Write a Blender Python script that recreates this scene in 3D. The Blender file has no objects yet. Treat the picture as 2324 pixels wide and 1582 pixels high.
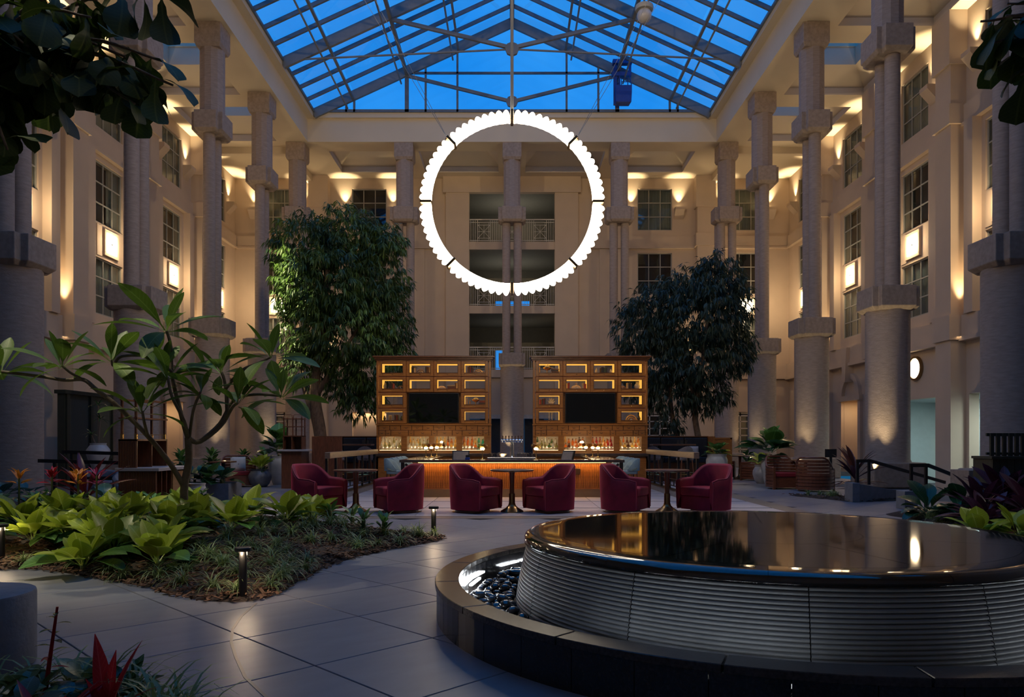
import bpy, bmesh, math, random
from math import sin, cos, pi, radians, atan2, sqrt, hypot
from mathutils import Vector, Matrix
SC = bpy.context.scene
COL = SC.collection
R = random.Random(7)
# ------------------------------------------------------------------ camera, sky, exposure
cam = bpy.data.cameras.new('camera'); camo = bpy.data.objects.new('camera', cam); COL.objects.link(camo)
cam.sensor_width = 36; cam.lens = 36*1712/2324; cam.shift_y = 209/2324; cam.clip_end = 200
camo.location = (0, 0, 1.35); camo.rotation_euler = (pi/2, 0, 0); SC.camera = camo
vs = SC.view_settings
SC.display_settings.display_device = 'sRGB'
vs.view_transform = 'Standard'; vs.look = 'None'; vs.gamma = 1; vs.exposure = 0.0; vs.use_curve_mapping = False
SC.cycles.use_denoising = True
SC.cycles.max_bounces = 8; SC.cycles.transparent_max_bounces = 16; SC.cycles.sample_clamp_indirect = 4.0
SC.cycles.caustics_reflective = False; SC.cycles.caustics_refractive = False
W = bpy.data.worlds.new('dusk'); SC.world = W; W.use_nodes = True
nt = W.node_tree; bg = nt.nodes['Background']
tc = nt.nodes.new('ShaderNodeTexCoord'); nz = nt.nodes.new('ShaderNodeTexNoise'); rp = nt.nodes.new('ShaderNodeValToRGB')
nz.inputs['Scale'].default_value = 2.6; nz.inputs['Detail'].default_value = 5; nz.inputs['Roughness'].default_value = .55
nt.links.new(tc.outputs['Generated'], nz.inputs['Vector']); nt.links.new(nz.outputs['Fac'], rp.inputs['Fac'])
rp.color_ramp.elements[0].position = .38; rp.color_ramp.elements[0].color = (.003, .24, .84, 1)
rp.color_ramp.elements[1].position = .68; rp.color_ramp.elements[1].color = (.05, .38, .98, 1)
nt.links.new(rp.outputs['Color'], bg.inputs['Color']); bg.inputs['Strength'].default_value = 1.0

WARM = (1, .70, .40); AMBER = (1, .50, .16); COOL = (.75, .9, 1); YEL = (1, .78, .45)
def spot(loc, tgt, watts, color=WARM, angle=60, blend=.6, radius=.05):
    l = bpy.data.lights.new('spot_lamp', 'SPOT'); l.energy = watts; l.color = color
    l.spot_size = radians(angle); l.spot_blend = blend; l.shadow_soft_size = radius
    o = bpy.data.objects.new('spot_lamp', l); COL.objects.link(o); o.location = loc
    d = Vector(tgt) - Vector(loc); o.rotation_euler = d.to_track_quat('-Z', 'Y').to_euler(); return o
def point(loc, watts, color=WARM, radius=.05):
    l = bpy.data.lights.new('lamp', 'POINT'); l.energy = watts; l.color = color; l.shadow_soft_size = radius
    o = bpy.data.objects.new('lamp', l); COL.objects.link(o); o.location = loc; return o
def area(loc, tgt, w, h, watts, color=WARM):
    l = bpy.data.lights.new('panel_lamp', 'AREA'); l.shape = 'RECTANGLE'; l.size = w; l.size_y = h; l.energy = watts; l.color = color
    o = bpy.data.objects.new('panel_lamp', l); COL.objects.link(o); o.location = loc
    d = Vector(tgt) - Vector(loc); o.rotation_euler = d.to_track_quat('-Z', 'Y').to_euler(); return o

# ------------------------------------------------------------------ helpers
def empty(name, loc=(0, 0, 0), rz=0):
    o = bpy.data.objects.new(name, None); COL.objects.link(o); o.location = loc; o.rotation_euler = (0, 0, rz)
    o.empty_display_size = .1; return o
def tag(o, label=None, cat=None, group=None, kind=None):
    for k, v in (('label', label), ('category', cat), ('group', group), ('kind', kind)):
        if v: o[k] = v
    return o
def thing(name, label, cat, loc=(0, 0, 0), rz=0, group=None, kind=None):
    return tag(empty(name, loc, rz), label, cat, group, kind)
KIDS = {}
class MB:
    def __init__(s): s.v = []; s.f = []; s.M = None
    def av(s, p):
        if s.M is not None: p = s.M @ Vector(p)
        s.v.append(tuple(p)); return len(s.v)-1
    def bx(s, x0, x1, y0, y1, z0, z1):
        i = [s.av(p) for p in ((x0,y0,z0),(x1,y0,z0),(x1,y1,z0),(x0,y1,z0),(x0,y0,z1),(x1,y0,z1),(x1,y1,z1),(x0,y1,z1))]
        for q in ((3,2,1,0),(4,5,6,7),(0,1,5,4),(1,2,6,5),(2,3,7,6),(3,0,4,7)): s.f.append([i[k] for k in q])
        return s
    def cb(s, c, d): return s.bx(c[0]-d[0]/2, c[0]+d[0]/2, c[1]-d[1]/2, c[1]+d[1]/2, c[2]-d[2]/2, c[2]+d[2]/2)
    def bar(s, p, q, w, h=None, up=(0, 0, 1)):
        p = Vector(p); q = Vector(q); h = h or w; d = (q-p).normalized(); u = Vector(up)
        x = d.cross(u)
        if x.length < 1e-4: x = d.cross(Vector((0, 1, 0)))
        x.normalize(); z = x.cross(d); i = []
        for b in (p, q):
            for a, c in ((-1,-1),(1,-1),(1,1),(-1,1)): i.append(s.av(b+x*(a*w/2)+z*(c*h/2)))
        for k in range(4): s.f.append([i[k], i[(k+1)%4], i[4+(k+1)%4], i[4+k]])
        s.f.append([i[3],i[2],i[1],i[0]]); s.f.append(i[4:8]); return s
    def tube(s, pts, r, n=8, cap=True):
        pts = [Vector(p) for p in pts]; m = len(pts); rr = r if isinstance(r, (list, tuple)) else [r]*m; rings = []
        ref = None
        for k in range(m):
            d = (pts[min(k+1, m-1)]-pts[max(k-1, 0)]).normalized()
            if ref is None:
                ref = d.cross(Vector((0, 0, 1)))
                if ref.length < .05: ref = d.cross(Vector((0, 1, 0)))
            ref = (ref - d*ref.dot(d)).normalized(); b = d.cross(ref)
            rings.append([s.av(pts[k]+(ref*cos(2*pi*j/n)+b*sin(2*pi*j/n))*rr[k]) for j in range(n)])
        for k in range(m-1):
            for j in range(n): s.f.append([rings[k][j], rings[k][(j+1)%n], rings[k+1][(j+1)%n], rings[k+1][j]])
        if cap: s.f.append(rings[0][::-1]); s.f.append(rings[-1])
        return s
    def lathe(s, prof, n=24, c=(0, 0), a0=0, a1=2*pi, close=False):
        full = abs(a1-a0-2*pi) < 1e-6; m = n if full else n+1; rings = []
        pr = list(prof)+([prof[0]] if close else [])
        for r, z in pr: rings.append([s.av((c[0]+r*cos(a0+(a1-a0)*j/n), c[1]+r*sin(a0+(a1-a0)*j/n), z)) for j in range(m)])
        for k in range(len(pr)-1):
            for j in range(n): s.f.append([rings[k][j], rings[k][(j+1)%m], rings[k+1][(j+1)%m], rings[k+1][j]])
        if full and not close:
            if pr[0][0] > 1e-4: s.f.append(rings[0][::-1])
            if pr[-1][0] > 1e-4: s.f.append(rings[-1])
        elif close and not full:
            s.f.append([rings[k][0] for k in range(len(prof))]); s.f.append([rings[k][n] for k in range(len(prof))][::-1])
        return s
    def prism(s, poly, z0, z1, inset=0, iz=0):
        n = len(poly); cx = sum(p[0] for p in poly)/n; cy = sum(p[1] for p in poly)/n
        lv = []
        if inset: lv.append((z0, 1-inset)); lv.append((z0+iz, 1))
        else: lv.append((z0, 1))
        lv.append((z1, 1)); rings = [[s.av((cx+(p[0]-cx)*k, cy+(p[1]-cy)*k, z)) for p in poly] for z, k in lv]
        for a, b in zip(rings, rings[1:]):
            for j in range(n): s.f.append([a[j], a[(j+1)%n], b[(j+1)%n], b[j]])
        s.f.append(rings[0][::-1]); s.f.append(rings[-1]); return s
    def quad(s, *p): s.f.append([s.av(q) for q in p]); return s
    def ball(s, c, r, n=10, m=6, sc=(1, 1, 1)):
        rings = []
        for k in range(1, m):
            a = pi*k/m; rings.append([s.av((c[0]+r*sc[0]*sin(a)*cos(2*pi*j/n), c[1]+r*sc[1]*sin(a)*sin(2*pi*j/n), c[2]-r*sc[2]*cos(a))) for j in range(n)])
        b = s.av((c[0], c[1], c[2]-r*sc[2])); t = s.av((c[0], c[1], c[2]+r*sc[2]))
        for j in range(n): s.f.append([b, rings[0][(j+1)%n], rings[0][j]]); s.f.append([t, rings[-1][j], rings[-1][(j+1)%n]])
        for k in range(m-2):
            for j in range(n): s.f.append([rings[k][j], rings[k][(j+1)%n], rings[k+1][(j+1)%n], rings[k+1][j]])
        return s
    def mesh(s, name, mat, smooth=False, bevel=0, seg=2, fix=True):
        me = bpy.data.meshes.new(name); me.from_pydata(s.v, [], s.f)
        if bevel or fix:
            b = bmesh.new(); b.from_mesh(me)
            if fix: bmesh.ops.recalc_face_normals(b, faces=b.faces)
            if bevel: bmesh.ops.bevel(b, geom=[e for e in b.edges if e.is_manifold and e.calc_face_angle(0) > .5], offset=bevel, segments=seg, affect='EDGES', profile=.5)
            b.to_mesh(me); b.free()
        if smooth:
            me.shade_smooth()
            if smooth is not True: me.set_sharp_from_angle(angle=radians(smooth))
        if mat: me.materials.append(mat)
        return me
    def build(s, name, mat, parent=None, smooth=False, bevel=0, label=None, kind=None, seg=2, fix=True):
        return inst(s.mesh(name, mat, smooth, bevel, seg, fix), name, parent, label=label, kind=kind)
def inst(me, name, parent=None, loc=(0, 0, 0), rz=0, label=None, kind=None, M=None):
    o = bpy.data.objects.new(name, me); COL.objects.link(o)
    if parent is not None: o.parent = parent; KIDS.setdefault(parent.name, []).append(o)
    if M is not None: o.matrix_local = M
    else: o.location = loc; o.rotation_euler = (0, 0, rz)
    if label: o['label'] = label
    if kind: o['kind'] = kind
    return o
def copy_tree(o, loc=None, rz=None, label=None, group=None, parent=None, scale=None):
    c = o.copy(); COL.objects.link(c)
    if parent is not None: c.parent = parent; KIDS.setdefault(parent.name, []).append(c)
    if loc is not None: c.location = loc
    if rz is not None: c.rotation_euler = (0, 0, rz)
    if scale is not None: c.scale = (scale,)*3
    if label: c['label'] = label
    if group: c['group'] = group
    for k in list(KIDS.get(o.name, [])): copy_tree(k, parent=c)
    return c
def struct(name, mb, mat, label=None, **k):
    o = mb.build(name, mat, **k); return tag(o, label, None, None, 'structure')

# ------------------------------------------------------------------ materials
def nodes(name):
    m = bpy.data.materials.new(name); m.use_nodes = True; t = m.node_tree
    return m, t, t.nodes['Principled BSDF'], t.nodes['Material Output']
def mat(name, col, rough=.5, metal=0, var=.12, scale=6, bump=0, bscale=40, sheen=0, stretch=None, spec=None, coat=0, obj=False, rand=0, emit=None, es=0):
    m, t, p, out = nodes(name); N = t.nodes.new; L = t.links.new
    p.inputs['Roughness'].default_value = rough; p.inputs['Metallic'].default_value = metal
    if spec is not None: p.inputs['Specular IOR Level'].default_value = spec
    if coat: p.inputs['Coat Weight'].default_value = coat; p.inputs['Coat Roughness'].default_value = .12
    if sheen: p.inputs['Sheen Weight'].default_value = sheen; p.inputs['Sheen Roughness'].default_value = .35; p.inputs['Sheen Tint'].default_value = (min(1, col[0]*2.5+.15), col[1]*2.5+.03, col[2]*2.5+.06, 1)
    c = (*col, 1)
    tcn = N('ShaderNodeTexCoord'); mp = N('ShaderNodeMapping'); L(tcn.outputs['Object'], mp.inputs['Vector'])
    if stretch: mp.inputs['Scale'].default_value = stretch
    n = N('ShaderNodeTexNoise'); n.inputs['Scale'].default_value = scale; n.inputs['Detail'].default_value = 4; L(mp.outputs['Vector'], n.inputs['Vector'])
    mx = N('ShaderNodeMix'); mx.data_type = 'RGBA'
    mx.inputs[6].default_value = (*[max(0, k*(1-var)) for k in col], 1); mx.inputs[7].default_value = (*[min(1, k*(1+var)) for k in col], 1)
    mr = N('ShaderNodeMapRange'); mr.inputs['From Min'].default_value = .3; mr.inputs['From Max'].default_value = .7; L(n.outputs['Fac'], mr.inputs['Value']); L(mr.outputs['Result'], mx.inputs[0])
    last = mx.outputs[2]
    if rand:
        oi = N('ShaderNodeObjectInfo'); hs = N('ShaderNodeHueSaturation'); m2 = N('ShaderNodeMapRange')
        m2.inputs['To Min'].default_value = 1-rand; m2.inputs['To Max'].default_value = 1+rand; L(oi.outputs['Random'], m2.inputs['Value']); L(m2.outputs['Result'], hs.inputs['Value']); L(last, hs.inputs['Color']); last = hs.outputs['Color']
    L(last, p.inputs['Base Color'])
    if bump:
        nb = N('ShaderNodeTexNoise'); nb.inputs['Scale'].default_value = bscale; nb.inputs['Detail'].default_value = 3; L(mp.outputs['Vector'], nb.inputs['Vector'])
        b = N('ShaderNodeBump'); b.inputs['Strength'].default_value = bump; b.inputs['Distance'].default_value = .02; L(nb.outputs['Fac'], b.inputs['Height']); L(b.outputs['Normal'], p.inputs['Normal'])
    if emit: p.inputs['Emission Color'].default_value = (*emit, 1); p.inputs['Emission Strength'].default_value = es
    return m
def emis(name, col, s):
    m, t, p, out = nodes(name); t.nodes.remove(p); e = t.nodes.new('ShaderNodeEmission')
    e.inputs['Color'].default_value = (*col, 1); e.inputs['Strength'].default_value = s; t.links.new(e.outputs[0], out.inputs[0]); return m
def glass(name, tint=(.95, .97, 1), refl=.08, rough=.02):
    m, t, p, out = nodes(name); t.nodes.remove(p); N = t.nodes.new
    a = N('ShaderNodeBsdfTransparent'); a.inputs[0].default_value = (*tint, 1); g = N('ShaderNodeBsdfGlossy'); g.inputs['Roughness'].default_value = rough
    lw = N('ShaderNodeLayerWeight'); pw = N('ShaderNodeMath'); pw.operation = 'POWER'; pw.inputs[1].default_value = 4.5; k = N('ShaderNodeMath'); k.operation = 'MULTIPLY_ADD'; k.use_clamp = True; k.inputs[1].default_value = .8; k.inputs[2].default_value = refl*.7
    t.links.new(lw.outputs['Facing'], pw.inputs[0])
    x = N('ShaderNodeMixShader'); t.links.new(pw.outputs[0], k.inputs[0]); t.links.new(k.outputs[0], x.inputs[0]); t.links.new(a.outputs[0], x.inputs[1]); t.links.new(g.outputs[0], x.inputs[2]); t.links.new(x.outputs[0], out.inputs[0]); return m
def liquid(name, col):
    m, t, p, out = nodes(name); N = t.nodes.new; p.inputs['Base Color'].default_value = (*col, 1); p.inputs['Roughness'].default_value = .08
    tr = N('ShaderNodeBsdfTransparent'); tr.inputs[0].default_value = (*[min(1, c*1.4+.1) for c in col], 1); tl = N('ShaderNodeBsdfTranslucent'); tl.inputs[0].default_value = (*col, 1)
    x = N('ShaderNodeMixShader'); x.inputs[0].default_value = .5; y = N('ShaderNodeMixShader'); y.inputs[0].default_value = .45
    t.links.new(p.outputs[0], x.inputs[1]); t.links.new(tl.outputs[0], x.inputs[2]); t.links.new(x.outputs[0], y.inputs[1]); t.links.new(tr.outputs[0], y.inputs[2]); t.links.new(y.outputs[0], out.inputs[0]); return m
def wood(name, col, dark=.55, sc=(1, 1, 1), rough=.35, coat=.3, freq=5):
    m, t, p, out = nodes(name); N = t.nodes.new; L = t.links.new
    tcn = N('ShaderNodeTexCoord'); mp = N('ShaderNodeMapping'); mp.inputs['Scale'].default_value = sc; L(tcn.outputs['Object'], mp.inputs['Vector'])
    n = N('ShaderNodeTexNoise'); n.inputs['Scale'].default_value = freq; n.inputs['Detail'].default_value = 6; n.inputs['Distortion'].default_value = .6; L(mp.outputs['Vector'], n.inputs['Vector'])
    r = N('ShaderNodeValToRGB'); r.color_ramp.elements[0].position = .3; r.color_ramp.elements[0].color = (*[c*dark for c in col], 1); r.color_ramp.elements[1].position = .7; r.color_ramp.elements[1].color = (*col, 1)
    L(n.outputs['Fac'], r.inputs['Fac']); L(r.outputs['Color'], p.inputs['Base Color']); p.inputs['Roughness'].default_value = rough; p.inputs['Coat Weight'].default_value = coat; p.inputs['Coat Roughness'].default_value = .2
    b = N('ShaderNodeBump'); b.inputs['Strength'].default_value = .08; b.inputs['Distance'].default_value = .01; L(n.outputs['Fac'], b.inputs['Height']); L(b.outputs['Normal'], p.inputs['Normal']); return m
def leafmat(name, col, vein=None, rough=.35, trans=.3, rand=.25, joined=False, hue=.02):
    m, t, p, out = nodes(name); N = t.nodes.new; L = t.links.new
    tcn = N('ShaderNodeTexCoord'); base = N('ShaderNodeMix'); base.data_type = 'RGBA'
    vein = vein or tuple(min(1, c*1.6+.03) for c in col)
    if joined:
        n = N('ShaderNodeTexNoise'); n.inputs['Scale'].default_value = 1.3; n.inputs['Detail'].default_value = 3; L(tcn.outputs['Object'], n.inputs['Vector'])
        mr = N('ShaderNodeMapRange'); mr.inputs['From Min'].default_value = .38; mr.inputs['From Max'].default_value = .66; L(n.outputs['Fac'], mr.inputs['Value']); L(mr.outputs['Result'], base.inputs[0])
    else:
        sp = N('ShaderNodeSeparateXYZ'); L(tcn.outputs['Generated'], sp.inputs[0])
        a = N('ShaderNodeMath'); a.operation = 'SUBTRACT'; a.inputs[1].default_value = .5; L(sp.outputs['X'], a.inputs[0])
        b = N('ShaderNodeMath'); b.operation = 'ABSOLUTE'; L(a.outputs[0], b.inputs[0])
        mid = N('ShaderNodeMath'); mid.operation = 'LESS_THAN'; mid.inputs[1].default_value = .03; L(b.outputs[0], mid.inputs[0])
        k = N('ShaderNodeMath'); k.operation = 'MULTIPLY_ADD'; k.inputs[1].default_value = -.35; L(b.outputs[0], k.inputs[0]); L(sp.outputs['Y'], k.inputs[2])
        w = N('ShaderNodeMath'); w.operation = 'MULTIPLY'; w.inputs[1].default_value = 85; L(k.outputs[0], w.inputs[0])
        s_ = N('ShaderNodeMath'); s_.operation = 'SINE'; L(w.outputs[0], s_.inputs[0])
        g = N('ShaderNodeMapRange'); g.inputs['From Min'].default_value = .55; g.inputs['To Max'].default_value = .32; L(s_.outputs[0], g.inputs['Value'])
        mxm = N('ShaderNodeMath'); mxm.operation = 'MAXIMUM'; L(mid.outputs[0], mxm.inputs[0]); L(g.outputs['Result'], mxm.inputs[1]); L(mxm.outputs[0], base.inputs[0])
    base.inputs[6].default_value = (*col, 1); base.inputs[7].default_value = (*vein, 1)
    oi = N('ShaderNodeObjectInfo'); hs = N('ShaderNodeHueSaturation'); m2 = N('ShaderNodeMapRange'); m2.inputs['To Min'].default_value = 1-rand; m2.inputs['To Max'].default_value = 1+rand
    L(oi.outputs['Random'], m2.inputs['Value']); L(m2.outputs['Result'], hs.inputs['Value']); L(base.outputs[2], hs.inputs['Color'])
    L(hs.outputs['Color'], p.inputs['Base Color']); p.inputs['Roughness'].default_value = rough
    tl = N('ShaderNodeBsdfTranslucent'); L(hs.outputs['Color'], tl.inputs[0]); x = N('ShaderNodeMixShader'); x.inputs[0].default_value = trans
    L(p.outputs[0], x.inputs[1]); L(tl.outputs[0], x.inputs[2]); L(x.outputs[0], out.inputs[0]); return m
M = {}
M['stucco'] = mat('stucco', (.60, .475, .355), .8, var=.04, scale=1.2, bump=.06, bscale=90)
M['ceil'] = mat('ceiling_paint', (.66, .56, .42), .85, var=.03, scale=.7)
M['stone'] = mat('column_stone', (.34, .265, .22), .75, var=.14, scale=5, bump=.35, bscale=22, stretch=(1, 1, 5))
M['cap'] = mat('cap_stone', (.33, .255, .205), .8, var=.16, scale=9, bump=.25, bscale=50)
M['tile'] = mat('porcelain_tile', (.215, .21, .235), .42, var=.09, scale=2.2, bump=.02, bscale=60, rand=.06, stretch=(1, 3, 1))
M['terrazzo'] = mat('white_slab', (.50, .47, .49), .4, var=.04, scale=3, rand=.04)
M['taupe'] = mat('taupe_band', (.22, .18, .15), .4, var=.06)
M['grout'] = mat('grout', (.09, .09, .10), .8)
M['steel'] = mat('painted_steel', (.17, .18, .19), .5, var=.1, scale=3)
M['steel2'] = mat('glazing_bar', (.12, .15, .19), .45)
M['roofglass'] = glass('roof_glass', (.93, .97, 1), .05)
M['pane'] = glass('window_glass', (.72, .78, .8), .12)
M['clear'] = glass('clear_glass', (.97, .97, .96), .06)
M['frame'] = mat('window_frame_paint', (.36, .35, .31), .5, var=.05)
M['curtain'] = mat('sheer_curtain', (.46, .45, .38), .9, var=.08)
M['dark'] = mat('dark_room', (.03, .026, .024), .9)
M['granite'] = mat('black_granite', (.020, .018, .019), .16, var=.5, scale=60, spec=.6)
M['granitet'] = mat('honed_granite', (.050, .041, .036), .20, var=.35, scale=45, bump=.05, bscale=120)
M['wet'] = mat('wet_stone', (.010, .009, .009), .035, var=.3, scale=3, bump=.012, bscale=5, spec=.62)
M['rib'] = mat('wet_ribbed_stone', (.20, .21, .225), .36, var=.22, scale=3, stretch=(1, 1, .25), bump=.15, bscale=30)
M['pebble'] = mat('wet_pebble', (.026, .024, .026), .10, var=.5, scale=18, rand=.8, coat=.6)
M['oak'] = wood('honey_oak', (.46, .175, .038), .55, (1, 1, 7))
M['oakh'] = wood('honey_oak_horizontal', (.46, .175, .038), .55, (.6, 1, 9))
M['oakd'] = wood('dark_oak_trim', (.17, .060, .020), .6, (.6, 1, 9))
M['walnut'] = wood('walnut', (.22, .075, .035), .5, (7, 7, 1))
M['walnuth'] = wood('walnut_top', (.24, .115, .06), .6, (1, 6, 6))
M['teak'] = wood('slatted_teak', (.20, .065, .032), .6, (2, 2, 9))
M['ledge'] = wood('bleached_oak', (.40, .27, .16), .7, (6, .8, 6))
M['velvet'] = mat('burgundy_velvet', (.25, .006, .032), .75, var=.22, scale=5, sheen=.55, bump=.05, bscale=300)
M['piping'] = mat('burgundy_piping', (.38, .03, .08), .5, var=.05)
M['redseat'] = mat('red_seat', (.23, .010, .018), .7, var=.1, sheen=.2)
M['teal'] = mat('pale_teal_leather', (.25, .36, .40), .5, var=.12, scale=8)
M['navy'] = mat('navy_leather', (.016, .02, .028), .45, var=.2)
M['greyfab'] = mat('grey_fabric', (.20, .18, .19), .85, var=.1, scale=20)
M['white'] = mat('white_ceramic', (.46, .45, .45), .35, var=.15, scale=5)
M['urn'] = mat('grey_glaze', (.17, .17, .18), .35, var=.35, scale=5)
M['pillow'] = mat('pale_linen', (.52, .49, .47), .9, var=.06, scale=30)
M['brass'] = mat('brass', (.62, .42, .16), .25, 1, var=.06)
M['bronze'] = mat('bronze', (.30, .20, .10), .32, 1, var=.1)
M['chrome'] = mat('chrome', (.55, .56, .6), .2, 1, var=.04)
M['black'] = mat('black_metal', (.013, .013, .014), .42, var=.2)
M['screen'] = mat('tv_glass', (.004, .005, .005), .03, var=.1, spec=.7)
M['kick'] = mat('beige_kick', (.33, .24, .14), .5, var=.05)
M['concrete'] = mat('blue_grey_concrete', (.20, .21, .23), .7, var=.12, scale=9, bump=.1)
M['green'] = mat('dark_green_paint', (.030, .036, .026), .55, var=.12)
M['greenin'] = mat('green_woven_panel', (.085, .085, .062), .8, var=.2, scale=40, stretch=(1, 1, 6))
M['mulch'] = mat('mulch_soil', (.045, .028, .020), .95, var=.5, scale=30, bump=.8, bscale=50)
M['chip'] = mat('bark_chip', (.135, .066, .035), .9, var=.4, scale=7)
M['bark'] = mat('ficus_bark', (.17, .115, .08), .85, var=.3, scale=6, stretch=(3, 3, 1), bump=.5, bscale=14)
M['bark2'] = mat('grey_brown_bark', (.15, .11, .085), .75, var=.3, scale=8, bump=.3, bscale=20)
M['stem'] = mat('green_stem', (.10, .13, .04), .5)
M['teal_wall'] = mat('corridor_paint', (.50, .58, .58), .8, var=.03)
M['blue'] = mat('blue_lift_paint', (.012, .05, .30), .45)
M['lightoak'] = wood('light_oak', (.42, .23, .10), .7, (1, 1, 6))
M['counter'] = mat('pale_counter', (.46, .43, .45), .35, var=.06)
M['bartop'] = mat('bar_top', (.060, .042, .036), .14, var=.3, scale=8, coat=.5)
M['led'] = emis('amber_led', (1, .56, .17), 9)
M['ledlow'] = emis('warm_led', (1, .74, .40), 6)
M['ledcool'] = emis('fountain_led', (.90, .96, 1), 10)
M['ring'] = emis('ring_diffuser', (1, .84, .62), 15)
M['lantern'] = emis('lantern_glow', (1, .76, .46), 10)
M['bulb'] = emis('bulb', (1, .80, .50), 22)
M['boll'] = emis('bollard_led', (1, .74, .46), 5)
M['litliner'] = emis('lit_liner', (1, .47, .075), 1.25)  # cubby liner boards emit, standing in for concealed LED light falling on them
M['ledwin'] = emis('bottle_led', (1, .76, .42), 3); M['drumled'] = emis('drum_led', (.90, .96, 1), 19); M['ledtop'] = emis('display_led', (1, .74, .40), 22); M['gal'] = mat('dimmed_gallery', (.21, .195, .16), .85, var=.05); M['railpaint'] = mat('pale_rail_paint', (.62, .57, .48), .5, var=.04)
spot((1.5, 2.3, 16.0), (-4.3, 9.6, 2.6), 280, (1, .93, .50), 24, .8, .1)  # added spot to brighten the frangipani, no fitting there
for (x, y, tx, ty, tz, w, an) in ((-9.2, 2.6, 4, 38, 15, 4200, 46), (9.2, 2.6, -4, 38, 15, 4200, 46), (0, 2.4, 0, 38, 18, 3000, 46), (-9.6, 10, 11, 27, 11, 3200, 60), (9.6, 10, -11, 27, 11, 3200, 60)):
    spot((x, y, 15.9), (tx, ty, tz), w, (1, .74, .44), an, 1, .2)  # added warm floods lifting columns, back beam and walls; not real fittings
for x, tx, w in ((-9.7, -2.6, 2300), (9.7, 2.6, 2300)): spot((x, 19.5, 16.0), (tx, 14.2, .6), w, (1, .80, .62), 26, .8, .1)  # added spots to light the armchairs from above
for s_ in (-1, 1): spot((s_*9.6, 17.2, 16.0), (s_*2.3, 22.2, 2.4), 2600, (1, .70, .34), 13, .8, .1)  # added amber spots that warm the cabinet fronts
spot((-9.7, 8.6, 16.0), (-6.0, 12.8, .9), 900, (1, .80, .55), 11, .8, .1)  # added spot to bring out the service station
# ------------------------------------------------------------------ spots added to brighten the beds, seats and ficus; no fittings modelled
for (x, y, tx, ty, w, a, c) in ((-9.6, 6.5, -5.2, 8.6, 4200, 22, (1, .9, .6)), (-9.6, 9, -3.9, 8.3, 3000, 20, (1, .9, .6)), (-9.6, 16, -7.3, 22, 900, 16, (1, .9, .7)),
                              (9.6, 6, 6.3, 9.9, 1300, 12, (1, .93, .6)), (9.6, 16, 7.7, 21.8, 1000, 16, (1, .9, .65)), (9.6, 17, 6.0, 22, 600, 14, (1, .9, .65)),
                              (-9.8, 19, -8.1, 26.2, 30000, 11, (1, .95, .5)), (-4.5, 8.5, -4.6, 26.5, 6001, 5, (1, .95, .55))):
    spot((x, y, 16.2 if w != 6001 else 17.6), (tx, ty, .5 if w < 5000 else 6.6 if w > 7000 else 4.6), w, c, a, .7, .08)
YS = (16.6, 22.1, 27.7, 33.2)
# ------------------------------------------------------------------ floor
BED_L = [(-7.2, 7.3), (-5.3, 7.83), (-4.48, 7.58), (-3.47, 6.95), (-2.8, 6.42), (-2.42, 6.25), (-2.15, 6.28), (-2.02, 6.55), (-2.0, 7.2), (-1.95, 7.9), (-1.75, 8.7), (-1.38, 9.45), (-.98, 10.05), (-.9, 10.35), (-1.0, 10.6), (-1.5, 10.9), (-2.4, 11.5), (-3.5, 12.4), (-4.6, 13.6), (-5.6, 15.2), (-7, 15.6), (-9.8, 15.8), (-11.8, 14), (-11.8, 8)]
BED_R = [(6.75, 13.7), (6.85, 12.6), (6.80, 11.6), (6.25, 10.5), (5.7, 9.5), (5.4, 8.6), (6.0, 7.8), (9, 7.6), (12, 8), (12, 14.5), (8.4, 14.4), (7.2, 14.2)]
BED_F = [(-1.15, 2.5), (-1.22, 3.1), (-1.45, 3.55), (-1.9, 3.85), (-2.5, 3.98), (-4.6, 4.0), (-4.6, 2.5)]
BED_S = [(6.75, 18.9), (6.95, 17.9), (7.25, 17.0), (7.5, 16.55), (8.9, 17.0), (9.6, 18.4), (9.0, 19.0), (8.5, 18.2), (7.6, 18.3)]
BED_P = [(-6.1, 16.2), (-5.55, 16.75), (-5.75, 17.4), (-6.15, 17.6)]
def inside(p, poly):
    c = False; n = len(poly)
    for i in range(n):
        (x1, y1), (x2, y2) = poly[i], poly[i-1]
        if (y1 > p[1]) != (y2 > p[1]) and p[0] < (x2-x1)*(p[1]-y1)/(y2-y1)+x1: c = not c
    return c
def edge_d(p, poly):
    d = 9; n = len(poly)
    for i in range(n):
        a = Vector(poly[i-1]); b = Vector(poly[i]); q = Vector(p); e = b-a; t = max(0, min(1, (q-a).dot(e)/e.length_squared)); d = min(d, (q-a-e*t).length)
    return d
FX, FY = 2.04, 6.03
floor = tag(empty('floor'), 'grey stone atrium floor of large diagonal tiles with white slabs by the bar', None, None, 'structure')
b = MB(); b.bx(-16.4, 11.9, -4, 44, -.2, -.014); b.bx(11.9, 16.4, 33, 44, -.2, -.014); b.bx(11.9, 16.4, -4, 15, -.2, -.014); b.bx(11.9, 20, 15, 33, -.7, -.5)
b.build('grout_bed', M['grout'], floor)
tm = MB().bx(-.446, .446, -.446, .446, -.014, 0).mesh('tile', M['tile'], bevel=.004, seg=1)
c45 = sqrt(.5); ntile = 0
for i in range(-20, 30):
    for j in range(-4, 48):
        u = i*.9; v = j*.9+.1; x = (v-u)*c45+.02; y = (v+u)*c45
        if not (3.1 < y < 23.5) or abs(x) > 2.2+y*.66: continue
        if abs(x) < 5.45 and y > 12.95 or abs(x) > 11.6: continue
        if any(inside((x, y), q) and edge_d((x, y), q) > .66 for q in (BED_L, BED_R, BED_F)) or hypot(x-FX, y-FY) < 1.9: continue
        if y > 17 and abs(x) > 9.5: continue
        inst(tm, 'tile', floor, (x, y, 0), pi/4); ntile += 1
print('tiles', ntile)
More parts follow.
